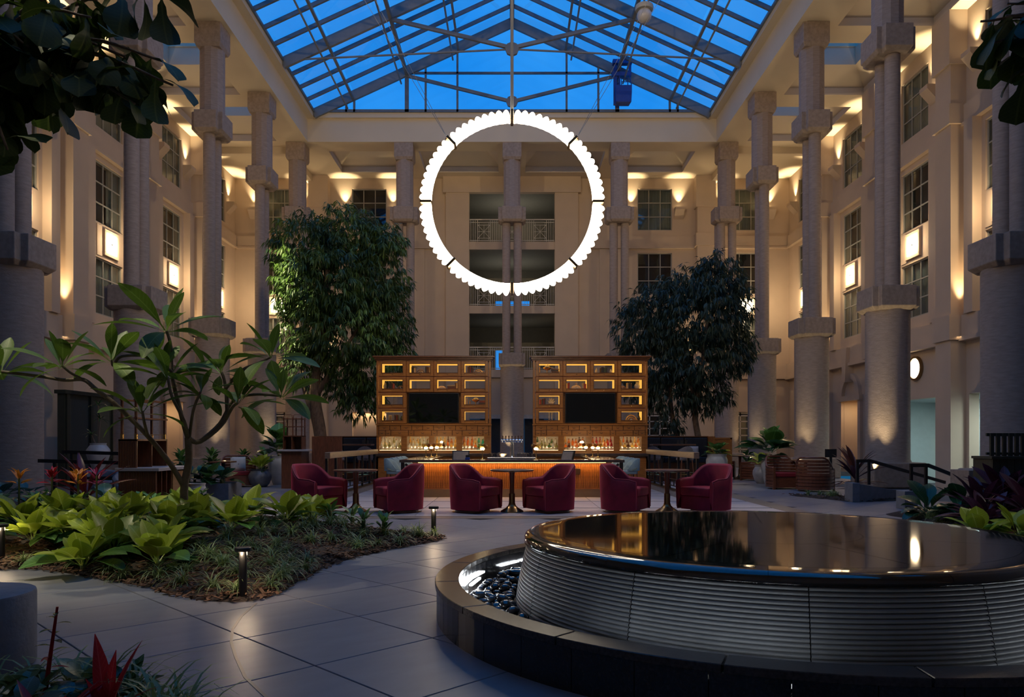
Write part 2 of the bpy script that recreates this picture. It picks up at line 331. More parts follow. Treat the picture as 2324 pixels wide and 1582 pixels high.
b = MB(); b.bx(-16, -5.2, 23.5, 43.5, -.014, -.001); b.bx(5.2, 11.8, 23.5, 43.5, -.014, -.001); b.bx(-5.2, 5.2, 25.5, 43.5, -.014, -.001); b.bx(-8, 8, -4, 2.7, -.014, -.001)
b.build('far_paving', M['tile'], floor)
rows = [13.44, 15.08, 16.72, 18.36, 20.0, 21.64, 23.28, 24.9]
k = 0
for y0, y1 in zip(rows, rows[1:]):
    for x0, x1 in ((-5.2, -1.75), (-1.75, 1.75), (1.75, 5.2)):
        MB().bx(x0+.006, x1-.006, y0+.045, y1-.045, -.012, .004).build('white_slab', M['terrazzo'], floor)
b = MB(); b.bx(-5.62, -5.2, 13.05, 25.4, -.012, .005); b.bx(5.2, 5.62, 13.05, 25.4, -.012, .005); b.bx(-5.2, 5.2, 13.05, 13.44, -.012, .003)
b.build('border_band', M['taupe'], floor)
arc = []
for (x, y) in ((-2.12, 6.25), (-2.08, 5.8), (-2.0, 5.4), (-1.88, 5.05), (-1.72, 4.7), (-1.52, 4.3), (-1.28, 3.95), (-.95, 3.55)): arc.append((x, y))
b = MB()
for p, q in zip(arc, arc[1:]): b.bar((*p, .0005), (*q, .0005), .02, .004)
b.build('curved_joint', M['taupe'], floor)

# ------------------------------------------------------------------ walls
WX = 16.0                                  # face of the window wall
PIL = (10.55, 16.05, 21.55, 27.05, 32.55, 38.1); BAY = (18.9, 24.5, 30.0, 35.5, 41.1)
WZ = ((13.5, 15.9), (9.8, 12.2), (6.25, 8.45)); WW = 1.0
UP = []
def wall_bay(b, a0, a1, cen, holes, th=.35, z0=0, z1=16.6, face=0):
    """boxes of one bay along the wall: b(a0,a1,d0,d1,z0,z1); holes is a list of (z0,z1,half width)"""
    zs = sorted(holes); z = z0
    hw = max([h[2] for h in zs] or [0])
    if hw:
        b(a0, cen-hw, face, th, z0, z1); b(cen+hw, a1, face, th, z0, z1)
        for (h0, h1, w) in zs:
            b(cen-hw, cen+hw, face, th, z, h0)
            if w < hw: b(cen-hw, cen-w, face, th, h0, h1); b(cen+w, cen+hw, face, th, h0, h1)
            z = h1
        b(cen-hw, cen+hw, face, th, z, z1)
    else: b(a0, a1, face, th, z0, z1)
WN = [0]
def win_template(name, w, h, nx, nz, curt):
    t = empty(name); f = MB(); s = .055
    f.bx(-w, -w+s, -.03, .06, 0, h); f.bx(w-s, w, -.03, .06, 0, h); f.bx(-w, w, -.03, .06, 0, s); f.bx(-w, w, -.03, .06, h-s, h)
    for i in range(1, nx): x = -w+2*w*i/nx; f.bx(x-.022, x+.022, -.02, .03, s, h-s)
    for j in range(1, nz): z = h*j/nz; f.bx(-w+s, w-s, -.02, .03, z-.022, z+.022)
    f.build('frame', M['frame'], t)
    pm = MB().bx(-w/nx+.03, w/nx-.03, -.005, .005, .03, h/nz-.03).mesh('pane', M['pane'])
    for i in range(nx):
        for j in range(nz): inst(pm, 'pane', t, (-w+2*w*(i+.5)/nx, .005, h*j/nz))
    if curt:
        c = MB(); n = 44; pr = None
        x0, x1 = {1: (-w, w), 2: (-w, -w*.35), 3: (w*.2, w), 4: (-w, w*.35)}[curt]
        for i in range(n+1):
            x = x0+(x1-x0)*i/n; d = .16+.03*sin(i*1.9)+.012*sin(i*.7); a = c.av((x, d, .02)); e = c.av((x, d, h-.02))
            if pr: c.f.append([pr[0], a, e, pr[1]])
            pr = (a, e)
        c.build('curtain', M['curtain'], t, smooth=True, fix=False)
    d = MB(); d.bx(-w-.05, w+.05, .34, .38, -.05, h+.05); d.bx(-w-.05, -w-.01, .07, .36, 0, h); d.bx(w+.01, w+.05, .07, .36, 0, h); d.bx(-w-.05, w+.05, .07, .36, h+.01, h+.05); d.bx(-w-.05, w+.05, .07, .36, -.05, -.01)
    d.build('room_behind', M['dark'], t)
    return t
WT = {}
def window(loc, rz, row, label, curt):
    h = WZ[row][1]-WZ[row][0]; key = (row, curt); WN[0] += 1
    if key not in WT: o = WT[key] = win_template('window_%d' % WN[0], WW, h, 3, 3 if row < 2 else 3, curt)
    else: o = copy_tree(WT[key]); o.name = 'window_%d' % WN[0]
    o.location = loc; o.rotation_euler = (0, 0, rz); tag(o, label, None, None, 'structure'); return o
RW = ('top-floor', 'third-floor', 'second-floor')
def wedge(loc, rz, label):
    t = thing('wall_uplight', label, 'wall light', loc, rz, 'wedge uplights beside the top-floor windows')
    b = MB(); P = [(-.27, 0, 0), (.27, 0, 0), (.27, -.42, 0), (-.27, -.42, 0), (-.27, 0, -.62), (.27, 0, -.62), (-.27, -.42, -.16), (.27, -.42, -.16)]
    i = [b.av(p) for p in P]
    for f in ((0,1,2,3), (3,2,7,6), (6,7,5,4), (0,3,6,4), (1,5,7,2), (0,4,5,1)): b.f.append([i[k] for k in f])
    b.build('body', M['stucco'], t)
    MB().cb((0, -.2, .012), (.26, .16, .02)).build('lamp_panel', M['ledlow'], t)
    return t
def lantern(loc, rz, label):
    t = thing('wall_lantern', label, 'wall light', loc, rz, 'square glowing wall lanterns')
    f = MB(); s = .52
    f.bx(-s, s, -.10, 0, -s, -s+.12); f.bx(-s, s, -.10, 0, s-.12, s); f.bx(-s, -s+.12, -.10, 0, -s+.12, s-.12); f.bx(s-.12, s, -.10, 0, -s+.12, s-.12)
    f.build('frame', M['stucco'], t, bevel=.01)
    b = MB().bx(-.38, .38, -.09, -.01, -.38, .38); b.build('diffuser', M['lantern'], t, bevel=.03)
    MB().ball((0, -.10, 0), .03, 8, 5).build('knob', M['black'], t)
    MB().bx(-.95, -.60, -.03, 0, -.6, .6).build('fluted_panel', M['stucco'], t)
    return t
def spandrel_grooves(b, cx, cz):
    for k in range(3): b.bx(cx-.9+k*.1, cx-.86+k*.1, -.04, 0, cz-.5, cz+.5)
ORD = {18.9: 'fifth', 24.5: 'fourth', 30.0: 'third', 35.5: 'second', 41.1: 'first'}
SIDE = {-1: 'left', 1: 'right'}
for s in (-1, 1):
    nm = 'wall_'+SIDE[s]
    wb = MB()
    def bb(a0, a1, d0, d1, z0, z1, wb=wb, s=s):
        x0, x1 = s*(WX+d0), s*(WX+d1); wb.bx(min(x0, x1), max(x0, x1), a0, a1, z0, z1)
    edges = [-4, 16.05, 21.55, 27.05, 32.55, 38.1, 44]
    bb(-4, 16.05, 0, .35, -.6, 16.6)
    for (a0, a1), cen in zip(zip(edges[1:], edges[2:]), BAY):
        holes = [(z0, z1, WW) for z0, z1 in WZ] if cen > 19 else []
        # ground openings: arches at the far bays, corridor openings on the right, panel niches elsewhere
        if cen > 34: holes.append((0, 3.25, .85))
        elif s > 0 and 19 < cen < 31: holes.append((-.5, 3.0, 1.9))
        wall_bay(bb, a0, a1, cen, holes, z0=-.6 if s > 0 else -.1)
    w = struct(nm, wb, M['stucco'], 'tall tan stucco atrium wall on the %s with three rows of windows' % SIDE[s])
    # relief on the wall: pilasters, frieze ledge, string course
    lip = MB()
    for a0, a1 in ((-4, 44),):
        x = sorted((s*WX, s*(WX-.22))); lip.bx(x[0], x[1], a0, 43.4, 4.95, 5.75)
        x = sorted((s*WX, s*(WX-.30))); lip.bx(x[0], x[1], a0, 43.4, 4.85, 5.0)
    lip.build('frieze_ledge', M['stucco'], w)
    for k, (z0, z1, d) in enumerate(((12.52, 13.15, .14), (12.42, 12.52, .2))):
        MB().bx(*sorted((s*WX, s*(WX-d))), -4, 43.4, z0, z1).build('string_course', M['stucco'], w)
    for y in PIL[1:]:
        pb = MB(); f = sorted((s*WX, s*(WX-.55))); g = sorted((s*WX, s*(WX-.22)))
        pb.bx(*f, y-.48, y+.48, -.5, 16.5); pb.bx(*g, y-.95, y-.48-.001, 5.76, 16.5) if False else None
        f2 = sorted((s*WX, s*(WX-.64))); pb.bx(*f2, y-.56, y+.56, 14.6, 16.5); pb.bx(*f2, y-.56, y+.56, 12.5, 13.2); pb.bx(*f2, y-.56, y+.56, 4.9, 5.8)
        pb.build('pilaster', M['stucco'], w)
        for e in (-1, 1):                  # raised wall panels that leave a lit slot beside the pilaster
            MB().bx(*sorted((s*WX, s*(WX-.32))), *sorted((y+e*.86, y+e*1.35)), 5.76, 12.42).build('wall_panel', M['stucco'], w)
    fx = s*(WX-.02)
    rz = -s*pi/2
    for cen in BAY[1:]:
        for r in range(3):
            lab = '%s window of the %s bay from the far corner, %s wall' % (RW[r], ORD[cen], SIDE[s])
            cu = {0: 1, 1: (4, 3, 2, 1)[BAY.index(cen)-1] if s < 0 else (2, 0, 3, 4)[BAY.index(cen)-1], 2: 1}[r]
            window((s*(WX+.1), cen, WZ[r][0]), rz, r, lab, cu)
        for e in (-1, 1):
            q = 'far' if e > 0 else 'near'
            wedge((s*WX, cen+e*1.42, 14.75), rz, 'tan wedge uplight, %s side of the top window, %s bay from far corner, %s wall' % (q, ORD[cen], SIDE[s]))
            spot((s*(WX-.2), cen+e*1.42, 14.85), (s*(WX-.17), cen+e*1.42, 16.5), 380, YEL, 66, .9, .04)
        lantern((s*WX, cen+.25*0, 9.13), rz, 'square glowing lantern, %s bay from the far corner, %s wall' % (ORD[cen], SIDE[s]))
        point((s*(WX-.5), cen, 9.13), 95, (1, .74, .44), .2)
    for y in PIL[2:]:
        for e in (-1, 1): spot((s*(WX-.25), y+e*.67, 5.95), (s*(WX-.12), y+e*.67, 11.5), 520, (1, .75, .42), 50, .9, .04)
        area((s*(WX-.34), y, 5.0), (s*(WX-.34), y, 4), .08, 1.4, 1.5, WARM)

# back wall
BY = 43.6
bw = MB()
def bb2(a0, a1, d0, d1, z0, z1): bw.bx(a0, a1, BY+d0, BY+d1, z0, z1)
FL = (5.44, 9.12, 12.8)
bb2(-16.3, -11, 0, .35, -.1, 16.6) if False else None
for s in (-1, 1):
    e = sorted((s*11, s*16.35)); wall_bay(bb2, e[0], e[1], s*13.5, [(z0, z1, WW) for z0, z1 in WZ]+[(0, 3.0, .9)])
    e = sorted((s*5.5, s*11)); wall_bay(bb2, e[0], e[1], s*8.25, [(z0, z1, WW) for z0, z1 in WZ]+([(0, 3.0, .98)]))
    e = sorted((s*2.46, s*5.5)); bw.bx(*e, BY, BY+.35, 0, 16.6)
bw.bx(-2.46, 2.46, BY, BY+.35, 15.95, 16.6)
wall_back = struct('wall_back', bw, M['stucco'], 'tan stucco end wall with three open balconies at its middle')
for s in (-1, 1):
    MB().bx(*sorted((s*2.46, s*3.8)), BY-.28, BY, 0, 15.6).build('portal_jamb', M['stucco'], wall_back)
    MB().bx(*sorted((s*5.05, s*6.4)), BY-.10, BY, 5.8, 12.4).build('wall_panel', M['stucco'], wall_back)
    pb = MB(); x = s*11.07; pb.bx(x-.48, x+.48, BY-.5, BY, 0, 16.5); pb.bx(x-.56, x+.56, BY-.58, BY, 14.7, 16.5); pb.bx(x-.56, x+.56, BY-.58, BY, 12.5, 13.2); pb.bx(x-.56, x+.56, BY-.58, BY, 4.9, 5.8)
    pb.build('pilaster', M['stucco'], wall_back)
    for x0, x1 in ((3.81, 10.5), (11.65, 15.9)):
        MB().bx(*sorted((s*x0, s*x1)), BY-.12, BY, 12.52, 13.15).build('string_course', M['stucco'], wall_back)
        MB().bx(*sorted((s*x0, s*x1)), BY-.18, BY, 12.42, 12.52).build('string_course', M['stucco'], wall_back)
        MB().bx(*sorted((s*x0, s*x1)), BY-.24, BY, 4.9, 5.75).build('frieze_ledge', M['stucco'], wall_back)
MB().bx(-3.95, 3.95, BY-.36, BY, 15.6, 16.5).build('portal_header', M['stucco'], wall_back)
BL = {-8.25: 'inner bay left of the balconies', 8.25: 'inner bay right of the balconies', -13.5: 'left corner bay', 13.5: 'right corner bay'}
for x in (-8.25, 8.25, -13.5, 13.5):
    for r in range(3): window((x, BY+.1, WZ[r][0]), 0, r, '%s window of the end wall, %s' % (RW[r], BL[x]), (0 if r == 1 or (r == 0 and x == -8.25) else 1))
    for e in (-1, 1):
        wedge((x+e*1.38, BY, 14.75), 0, 'tan wedge uplight, %s of the top end-wall window, %s' % ('left' if e < 0 else 'right', BL[x]))
        spot((x+e*1.38, BY-.2, 14.85), (x+e*1.38, BY-.17, 16.5), 380, YEL, 66, .9, .04)
for x in (-13.5, 13.5):
    lantern((x, BY, 9.13), 0, 'square glowing lantern on the end wall, %s' % BL[x]); point((x, BY-.5, 9.13), 95, (1, .74, .44), .2)
for x in (-11.07, 11.07):
    for e in (-1, 1): spot((x+e*.67, BY-.25, 5.95), (x+e*.67, BY-.12, 11.5), 460, (1, .75, .42), 50, .9, .04)
# french doors and lit niches on the ground floor of the end wall
for x, n in ((8.25, 1), (13.5, 2), (-13.5, 3)):
    t = tag(empty('door_%d' % n, (x, BY+.1, 0)), 'white gridded french door on the ground floor of the end wall, %s' % BL[x], None, None, 'structure')
    f = MB(); w = .9
    for xx in (-w, -w/3-.02, w/3-.02, w-.07): f.bx(xx, xx+.07, -.03, .05, 0, 3)
    for j in range(8): z = .0+j*.405; f.bx(-w, w, -.03, .05, z, z+.06)
    f.bx(-w, w, -.03, .06, 2.75, 3.0); f.build('frame', M['railpaint'], t)
    pm = MB().bx(-.29, .29, 0, .01, .01, .34).mesh('pane', M['pane'])
    for i in range(3):
        for j in range(7): inst(pm, 'pane', t, (-.58+.58*i, .01, .06+j*.405))
    MB().bx(-1, 1, .3, .34, 0, 3).build('room_behind', M['curtain'] if n > 1 else M['dark'], t)
niche = MB().bx(-9.25, -7.25, BY+.3, BY+.36, 0, 3.1); niche.build('niche_back', M['stucco'], wall_back)
area((-8.25, BY+.15, 2.95), (-8.25, BY+.2, 0), 1.8, .1, 14, WARM)
# arched door surrounds in the far bays of the side walls
for s in (-1, 1):
    wp = bpy.data.objects['wall_'+SIDE[s]]
    for cen in (35.5, 41.1):
        b = MB(); n = 14; X0 = s*(WX-.16); X1 = s*WX
        for k in range(n):
            a0, a1 = pi*k/n, pi*(k+1)/n
            for xx in (0,):
                q = [(r*cos(a), 3.45+r*1.05*sin(a)) for a, r in ((a0, .78), (a1, .78), (a1, 1.02), (a0, 1.02))]
                i = [b.av((X0, cen+p[0], p[1])) for p in q]+[b.av((X1, cen+p[0], p[1])) for p in q]
                for f in ((0,1,2,3), (4,7,6,5), (0,4,5,1), (1,5,6,2), (2,6,7,3), (3,7,4,0)): b.f.append([i[m] for m in f])
        b.build('arch_moulding', M['stucco'], wp)
        MB().bx(*sorted((s*WX, s*(WX-.2))), cen-1.15, cen+1.15, 3.22, 3.46).build('lintel', M['stucco'], wp)
        k = MB(); i = [k.av((x, cen+y, z)) for x in (s*WX, s*(WX-.4)) for y, z in ((-.13, 4.1), (.13, 4.1), (.3, 5.7), (-.3, 5.7))]
        for f in ((0,1,2,3), (4,7,6,5), (0,4,5,1), (1,5,6,2), (2,6,7,3), (3,7,4,0)): k.f.append([i[m] for m in f])
        k.build('keystone', M['stucco'], wp)
        for e in (-1, 1): MB().bx(*sorted((s*WX, s*(WX-.14))), *sorted((cen+e*.86, cen+e*1.1)), 0, 3.22).build('door_jamb', M['stucco'], wp)
        nb = MB(); nb.bx(*sorted((s*(WX+.9), s*(WX+.95))), cen-1.2, cen+1.2, -.5, 3.4)
        for e in (-1, 1): nb.bx(*sorted((s*(WX+.34), s*(WX+.95))), *sorted((cen+e*.86, cen+e*.95)), -.5, 3.4)
        nb.bx(*sorted((s*(WX+.34), s*(WX+.95))), cen-.95, cen+.95, 3.26, 3.4); nb.bx(*sorted((s*(WX+.1), s*(WX+.95))), cen-.95, cen+.95, -.2, -.01); nb.build('niche_back', M['stucco'], wp)
        area((s*(WX+.3), cen, 3.2), (s*(WX+.34), cen, 0), .3, 1.2, 16, WARM)
# corridor behind the openings in the right wall
cor = MB(); cor.bx(18.6, 18.7, 15, 33, -.6, 3.3); cor.bx(16.35, 18.7, 15, 33, 3.0, 3.1); cor.bx(16.35, 18.7, 15, 15.1, -.6, 3.1); cor.bx(16.35, 18.7, 32.9, 33, -.6, 3.1); cor.bx(17.5, 18.6, 26.9, 27.2, -.5, 3)
tag(cor.build('wall_corridor', M['teal_wall']), 'pale blue-green corridor behind the openings in the right wall', None, None, 'structure')
area((17.4, 28.8, 2.95), (17.4, 28.8, 0), .8, 1.2, 110, (.80, 1, 1)); area((17.4, 24.4, 2.95), (17.4, 24.4, 0), .8, 1.2, 120, (.80, 1, 1))
MB().bx(18.5, 18.6, 15.2, 32.8, -.5, -.36).build('baseboard', M['white'], bpy.data.objects['wall_corridor'])
# round wall lights
for s in (-1, 1):
    t = thing('round_wall_light', 'round glowing wall light low on the %s wall beside a column' % SIDE[s], 'wall light', (s*15.98, 29.8 if s > 0 else 32.0-1.1, 4.2), -s*pi/2)
    b = MB(); b.M = Matrix.Rotation(pi/2, 4, 'X'); b.lathe([(.48, 0), (.48, .1), (.40, .1), (.40, .05)], 28); b.build('rim', M['bronze'], t, smooth=40)
    b = MB(); b.M = Matrix.Rotation(pi/2, 4, 'X'); b.lathe([(.40, .04), (.38, .09), (.2, .12), (0.001, .13)], 28); b.build('diffuser', M['lantern'], t, smooth=40)
# balcony galleries
g = MB()
for k, z in enumerate(FL):
    g.bx(-2.46, 2.46, BY-.16, 49, z-.45, z)
g.bx(-4.0, -3.9, BY+.35, 49, 0, 16.6); g.bx(3.9, 4.0, BY+.35, 49, 0, 16.6); g.bx(-4, 4, BY+.35, 49, 16.0, 16.2)
for z in FL: g.bx(-4, -2.46, BY+.35, 49, z-.45, z); g.bx(2.46, 4, BY+.35, 49, z-.45, z)
zz = [0]
for z0, z1, xa, xb in ((5.95, 7.2, -1.06, -.60), (9.98, 10.40, -1.06, 1.15)):
    g.bx(-4, 4, 48.9, 49, zz[-1], z0); g.bx(-4, xa, 48.9, 49, z0, z1); g.bx(xb, 4, 48.9, 49, z0, z1); zz.append(z1)
g.bx(-4, 4, 48.9, 49, zz[-1], 16.2)
MB_ = struct('wall_gallery', g, M['gal'], 'dim balcony galleries behind the openings of the end wall')  # gallery colour darkened to keep it dim under the added floods
for z, w in ((FL[0], 5), (FL[1], 13), (FL[2], 16)): area((0, 46.8, z+.9), (0, 46.2, z+5), 2.5, 1.0, w*1.6, (1, .94, .8))
point((2.2, 45.2, FL[0]+2.0), 3, WARM, .04)
area((0, 46.4, 4.8), (0, 46.4, 0), 2, .5, 5, (.9, .95, 1))
b = MB(); b.bx(-1.9, -.7, BY+1.2, BY+1.25, 0, 3.1); b.build('dark_drape', M['navy'], MB_); MB().bx(.75, 1.9, BY+1.2, BY+1.25, 0, 3.1).build('dark_drape', M['navy'], MB_)
MB().bx(-2.46, 2.46, BY+.02, BY+.3, 2.85, 5.0).build('upper_panel', M['stucco'], MB_); MB().bx(-2.46, 2.46, BY+.0, BY+.3, 2.62, 2.85).build('lintel', M['white'], MB_)
MB().bx(-2.46, 2.46, BY-.18, BY-.161, FL[0]-.45, FL[0]).build('slab_edge', M['stucco'], MB_); MB().bx(-2.46, 2.46, BY-.18, BY-.161, FL[1]-.45, FL[1]).build('slab_edge', M['stucco'], MB_); MB().bx(-2.46, 2.46, BY-.18, BY-.161, FL[2]-.45, FL[2]).build('slab_edge', M['stucco'], MB_)
def railing(z, label):
    t = thing('balcony_railing', label, 'railing', (0, BY-.10, z), 0, 'pale metal balcony railings')
    MB().bx(-2.44, 2.44, -.03, .03, 1.26, 1.32).build('top_rail', M['railpaint'], t); MB().bx(-2.44, 2.44, -.02, .02, 1.12, 1.15).build('middle_rail', M['railpaint'], t); MB().bx(-2.44, 2.44, -.02, .02, .06, .10).build('bottom_rail', M['railpaint'], t)
    b = MB()
    for k in range(39):
        x = -2.37+k*4.74/38
        if any(abs(x-c) < .36 for c in (-1.62, 0, 1.62)): continue
        b.bx(x-.012, x+.012, -.012, .012, 0, 1.26)
    b.build('baluster', M['railpaint'], t, kind='stuff')
    for c in (-1.62, 0, 1.62):
        q = MB()
        for x in (-.37, .37): q.bx(c+x-.015, c+x+.015, -.015, .015, 0, 1.26)
        for zz_ in (.22, .98): q.bx(c-.37, c+.37, -.015, .015, zz_-.012, zz_+.012)
        for a in range(8):
            an = a*pi/4+pi/8*0; q.bar((c, 0, .6), (c+.34*max(-1, min(1, 1.42*cos(an))), 0, .6+.37*max(-1, min(1, 1.42*sin(an)))), .02)
        for x in (-.28, .28): q.bx(c+x-.01, c+x+.01, -.012, .012, .1, 1.12)
        q.build('motif_panel', M['railpaint'], t)
for z, n in zip(FL, ('lowest', 'middle', 'topmost')): railing(z, 'pale metal railing with starburst panels on the %s balcony' % n)
# wall behind the photographer
struct('wall_front', MB().bx(-16.4, 16.4, -4.4, -4, -.2, 22), M['stucco'], 'plain tan wall behind the seating')

# ------------------------------------------------------------------ columns
cp = {}
cp['plinth'] = MB().bx(-.76, .76, -.76, .76, 0, .72).mesh('plinth', M['cap'], bevel=.04)
cp['drum'] = MB().lathe([(.64, .72), (.60, .80), (.60, 5.12)], 40).mesh('drum', M['stone'], smooth=40)
cp['tall_drum'] = MB().lathe([(.62, 0), (.60, .5), (.60, 5.12)], 40).mesh('drum', M['stone'], smooth=40)
def plus(a, b_, c, d): return [(a,-d),(a,d),(c,d),(c,b_),(-c,b_),(-c,d),(-a,d),(-a,-d),(-c,-d),(-c,-b_),(c,-b_),(c,-d)]
def cross(a, b_, c, d, z0, z1):
    m = MB(); i = .82; n = [0]
    P = [(a*1.0,-d),(a,d),(c,d),(c,b_),(-c,b_),(-c,d),(-a,d),(-a,-d),(-c,-d),(-c,-b_),(c,-b_),(c,-d)]
    m.prism(P, z0, z1, .16, .10); return m
cp['lower_capital'] = cross(.68, .68, .5, .5, 5.10, 5.78).mesh('lower_capital', M['cap'], bevel=.012, seg=1)
cp['shaft'] = MB().lathe([(.21, 5.78), (.21, 12.55)], 28).mesh('shaft', M['stone'], smooth=40)
cp['middle_capital'] = cross(.70, .56, .50, .40, 12.48, 13.22).mesh('middle_capital', M['cap'], bevel=.012, seg=1)
cp['upper_shaft'] = MB().lathe([(.47, 13.2), (.44, 13.3), (.44, 15.7)], 12, a0=pi/12, a1=pi/12+2*pi).mesh('upper_shaft', M['stone'], smooth=20)
m_ = MB(); m_.prism([(.48, .48), (-.48, .48), (-.48, -.48), (.48, -.48)], 15.62, 16.5, .12, .14); cp['top_capital'] = m_.mesh('top_capital', M['cap'], bevel=.015, seg=1)
def column(x, y, rz, label):
    t = thing('stone_column', label, 'column', (x, y, 0), rz, 'twin-shafted stone columns round the atrium', 'thing')
    for k in (('plinth', 'drum', 'lower_capital') if (x, y) != (-11, 16.6) else ('tall_drum', 'lower_capital')): inst(cp[k], 'drum' if k == 'tall_drum' else k, t)
    for e in (-1, 1): inst(cp['shaft'], 'shaft', t, (e*.29, 0, 0))
    if abs(x) > 10 and y > 38: inst(cp['shaft'], 'shaft', t, (-.29*(1 if x > 0 else -1), .42, 0))
    for k in ('middle_capital', 'upper_shaft', 'top_capital'): inst(cp[k], k, t)
CN = {16.6: 'fourth', 22.1: 'third', 27.7: 'second', 33.2: 'first'}
for y in YS:
    for s in (-1, 1): column(s*11, y, pi/2, 'twin-shafted stone column, %s before the far corner, %s row' % (CN[y], SIDE[s]))
for x, n in ((-11, 'at the far left corner'), (-5.5, 'left of the balconies on the end row'), (0, 'in front of the balconies, between the two bar cabinets'), (5.5, 'right of the balconies on the end row'), (11, 'at the far right corner')):
    column(x, 38.7, 0, 'tall stone column with twin shafts %s' % n)
for x, y, e, w in ((11, 22.1, 1, 210), (11, 27.7, 1, 120), (11, 33.2, 1, 90), (-11, 27.7, -1, 110), (-11, 33.2, -1, 150), (-5.5, 38.7, -1, 110), (0, 38.7, 0, 150), (11, 38.7, -1, 60)):
    spot((x-.85 if e == 1 else x+.85 if e == -1 else x-.5, y-.9, .35), (x-.35*e if e else x, y-.3, 5), w*2.6, (1, .80, .46), 62, .8, .04)

# ------------------------------------------------------------------ ceiling: coffered soffit round the opening, beam, fascia
ceil = tag(empty('ceiling', (0, 0, 16.5)), 'cream coffered soffit round the glazed roof opening', None, None, 'structure')
def coffer(x0, x1, y0, y1, hx0, hx1, hy0, hy1, shaft=True):
    b = MB(); Z = 0
    def ring(a, z, c, z2):
        (a0, a1, b0, b1), (c0, c1, d0, d1) = a, c
        A = [(a0, b0, z), (a1, b0, z), (a1, b1, z), (a0, b1, z)]; Cc = [(c0, d0, z2), (c1, d0, z2), (c1, d1, z2), (c0, d1, z2)]
        ia = [b.av(p) for p in A]; ic = [b.av(p) for p in Cc]
        for k in range(4): b.f.append([ia[k], ia[(k+1) % 4], ic[(k+1) % 4], ic[k]])
    h = (hx0, hx1, hy0, hy1); i = .05; h1 = (hx0-i, hx1+i, hy0-i, hy1+i); u = (hx0+.65, hx1-.65, hy0+.65, hy1-.65)
    ring((x0, x1, y0, y1), 0, h, 0); ring(h, 0, h, .30); ring(h, .30, h1, .30); ring(h1, .30, h1, .34); ring(h1, .34, u, 1.0); ring(u, 1.0, u, 1.75)
    if not shaft: b.quad((u[0], u[2], 1.75), (u[1], u[2], 1.75), (u[1], u[3], 1.75), (u[0], u[3], 1.75))
    b.build('coffer', M['ceil'], ceil, fix=False)
    if shaft: MB().bx(u[0]-.1, u[1]+.1, u[2]-.1, u[3]+.1, 1.75, 1.78).build('coffer_skylight', M['roofglass'], ceil)
ys = [11.1, 16.6, 22.1, 27.6, 33.1, 38.2]
for s in (-1, 1):
    for a, c in zip(ys, ys[1:]):
        e = sorted((s*10.35, s*16.1)); h = sorted((s*11.9, s*15.4)); coffer(e[0], e[1], a, c, h[0], h[1], a+1.15, c-.05)
    e = sorted((s*10.35, s*16.1)); MB().bx(*e, -4, 11.1, 0, .3).build('soffit_panel', M['ceil'], ceil)
    MB().bx(*e, 38.2, 43.6, 0, .3).build('soffit_panel', M['ceil'], ceil)
    MB().bx(*sorted((s*11.2, s*15.7)), 38.9, 39.25, -.35, 0).build('cross_beam', M['ceil'], ceil); MB().bx(*sorted((s*11.4, s*11.75)), 39.25, 43.4, -.35, 0).build('cross_beam', M['ceil'], ceil)
for x0, x1, h0, h1 in ((-10.35, -5.5, -9.6, -6.2), (-5.5, 0, -4.9, -.75), (0, 5.5, .75, 4.9), (5.5, 10.35, 6.2, 9.6)):
    coffer(x0, x1, 38.2, 43.6, h0, h1, 39.5, 42.6)
MB().bx(-10.35, 10.35, -4, 2, 0, .3).build('soffit_panel', M['ceil'], ceil)
cover = MB()                                            # roof deck over the soffit, open over the coffer skylights
bm_ = MB()
for s in (-1, 1): bm_.bx(*sorted((s*10.35, s*10.65)), 2, 38.5, -.02, 1.15)
bm_.bx(-10.35, 10.35, 38.2, 38.5, -.02, 1.15); bm_.bx(-10.35, 10.35, 1.7, 2, 0, 1.15); bm_.build('roof_beam', M['ceil'], ceil)
f_ = MB()
for s in (-1, 1): f_.bx(*sorted((s*10.0, s*10.65)), 2, 38.05, 1.15, 1.42)
f_.bx(-10.65, 10.65, 38.05, 38.6, 1.15, 1.42); f_.bx(-10.65, 10.65, 1.5, 2, 1.15, 1.42); f_.build('roof_fascia', M['ceil'], ceil)
deck = MB()
for s in (-1, 1):
    deck.bx(*sorted((s*10.6, s*12.4)), -4, 44.2, 1.76, 1.9); deck.bx(*sorted((s*14.9, s*16.5)), -4, 44.2, 1.76, 1.9)
    for a, c in zip(ys, ys[1:]): deck.bx(*sorted((s*12.4, s*14.9)), c-.75, c+1.85, 1.76, 1.9)
    deck.bx(*sorted((s*12.4, s*14.9)), -4, 12.9, 1.76, 1.9)
deck.build('roof_deck', M['ceil'], ceil)

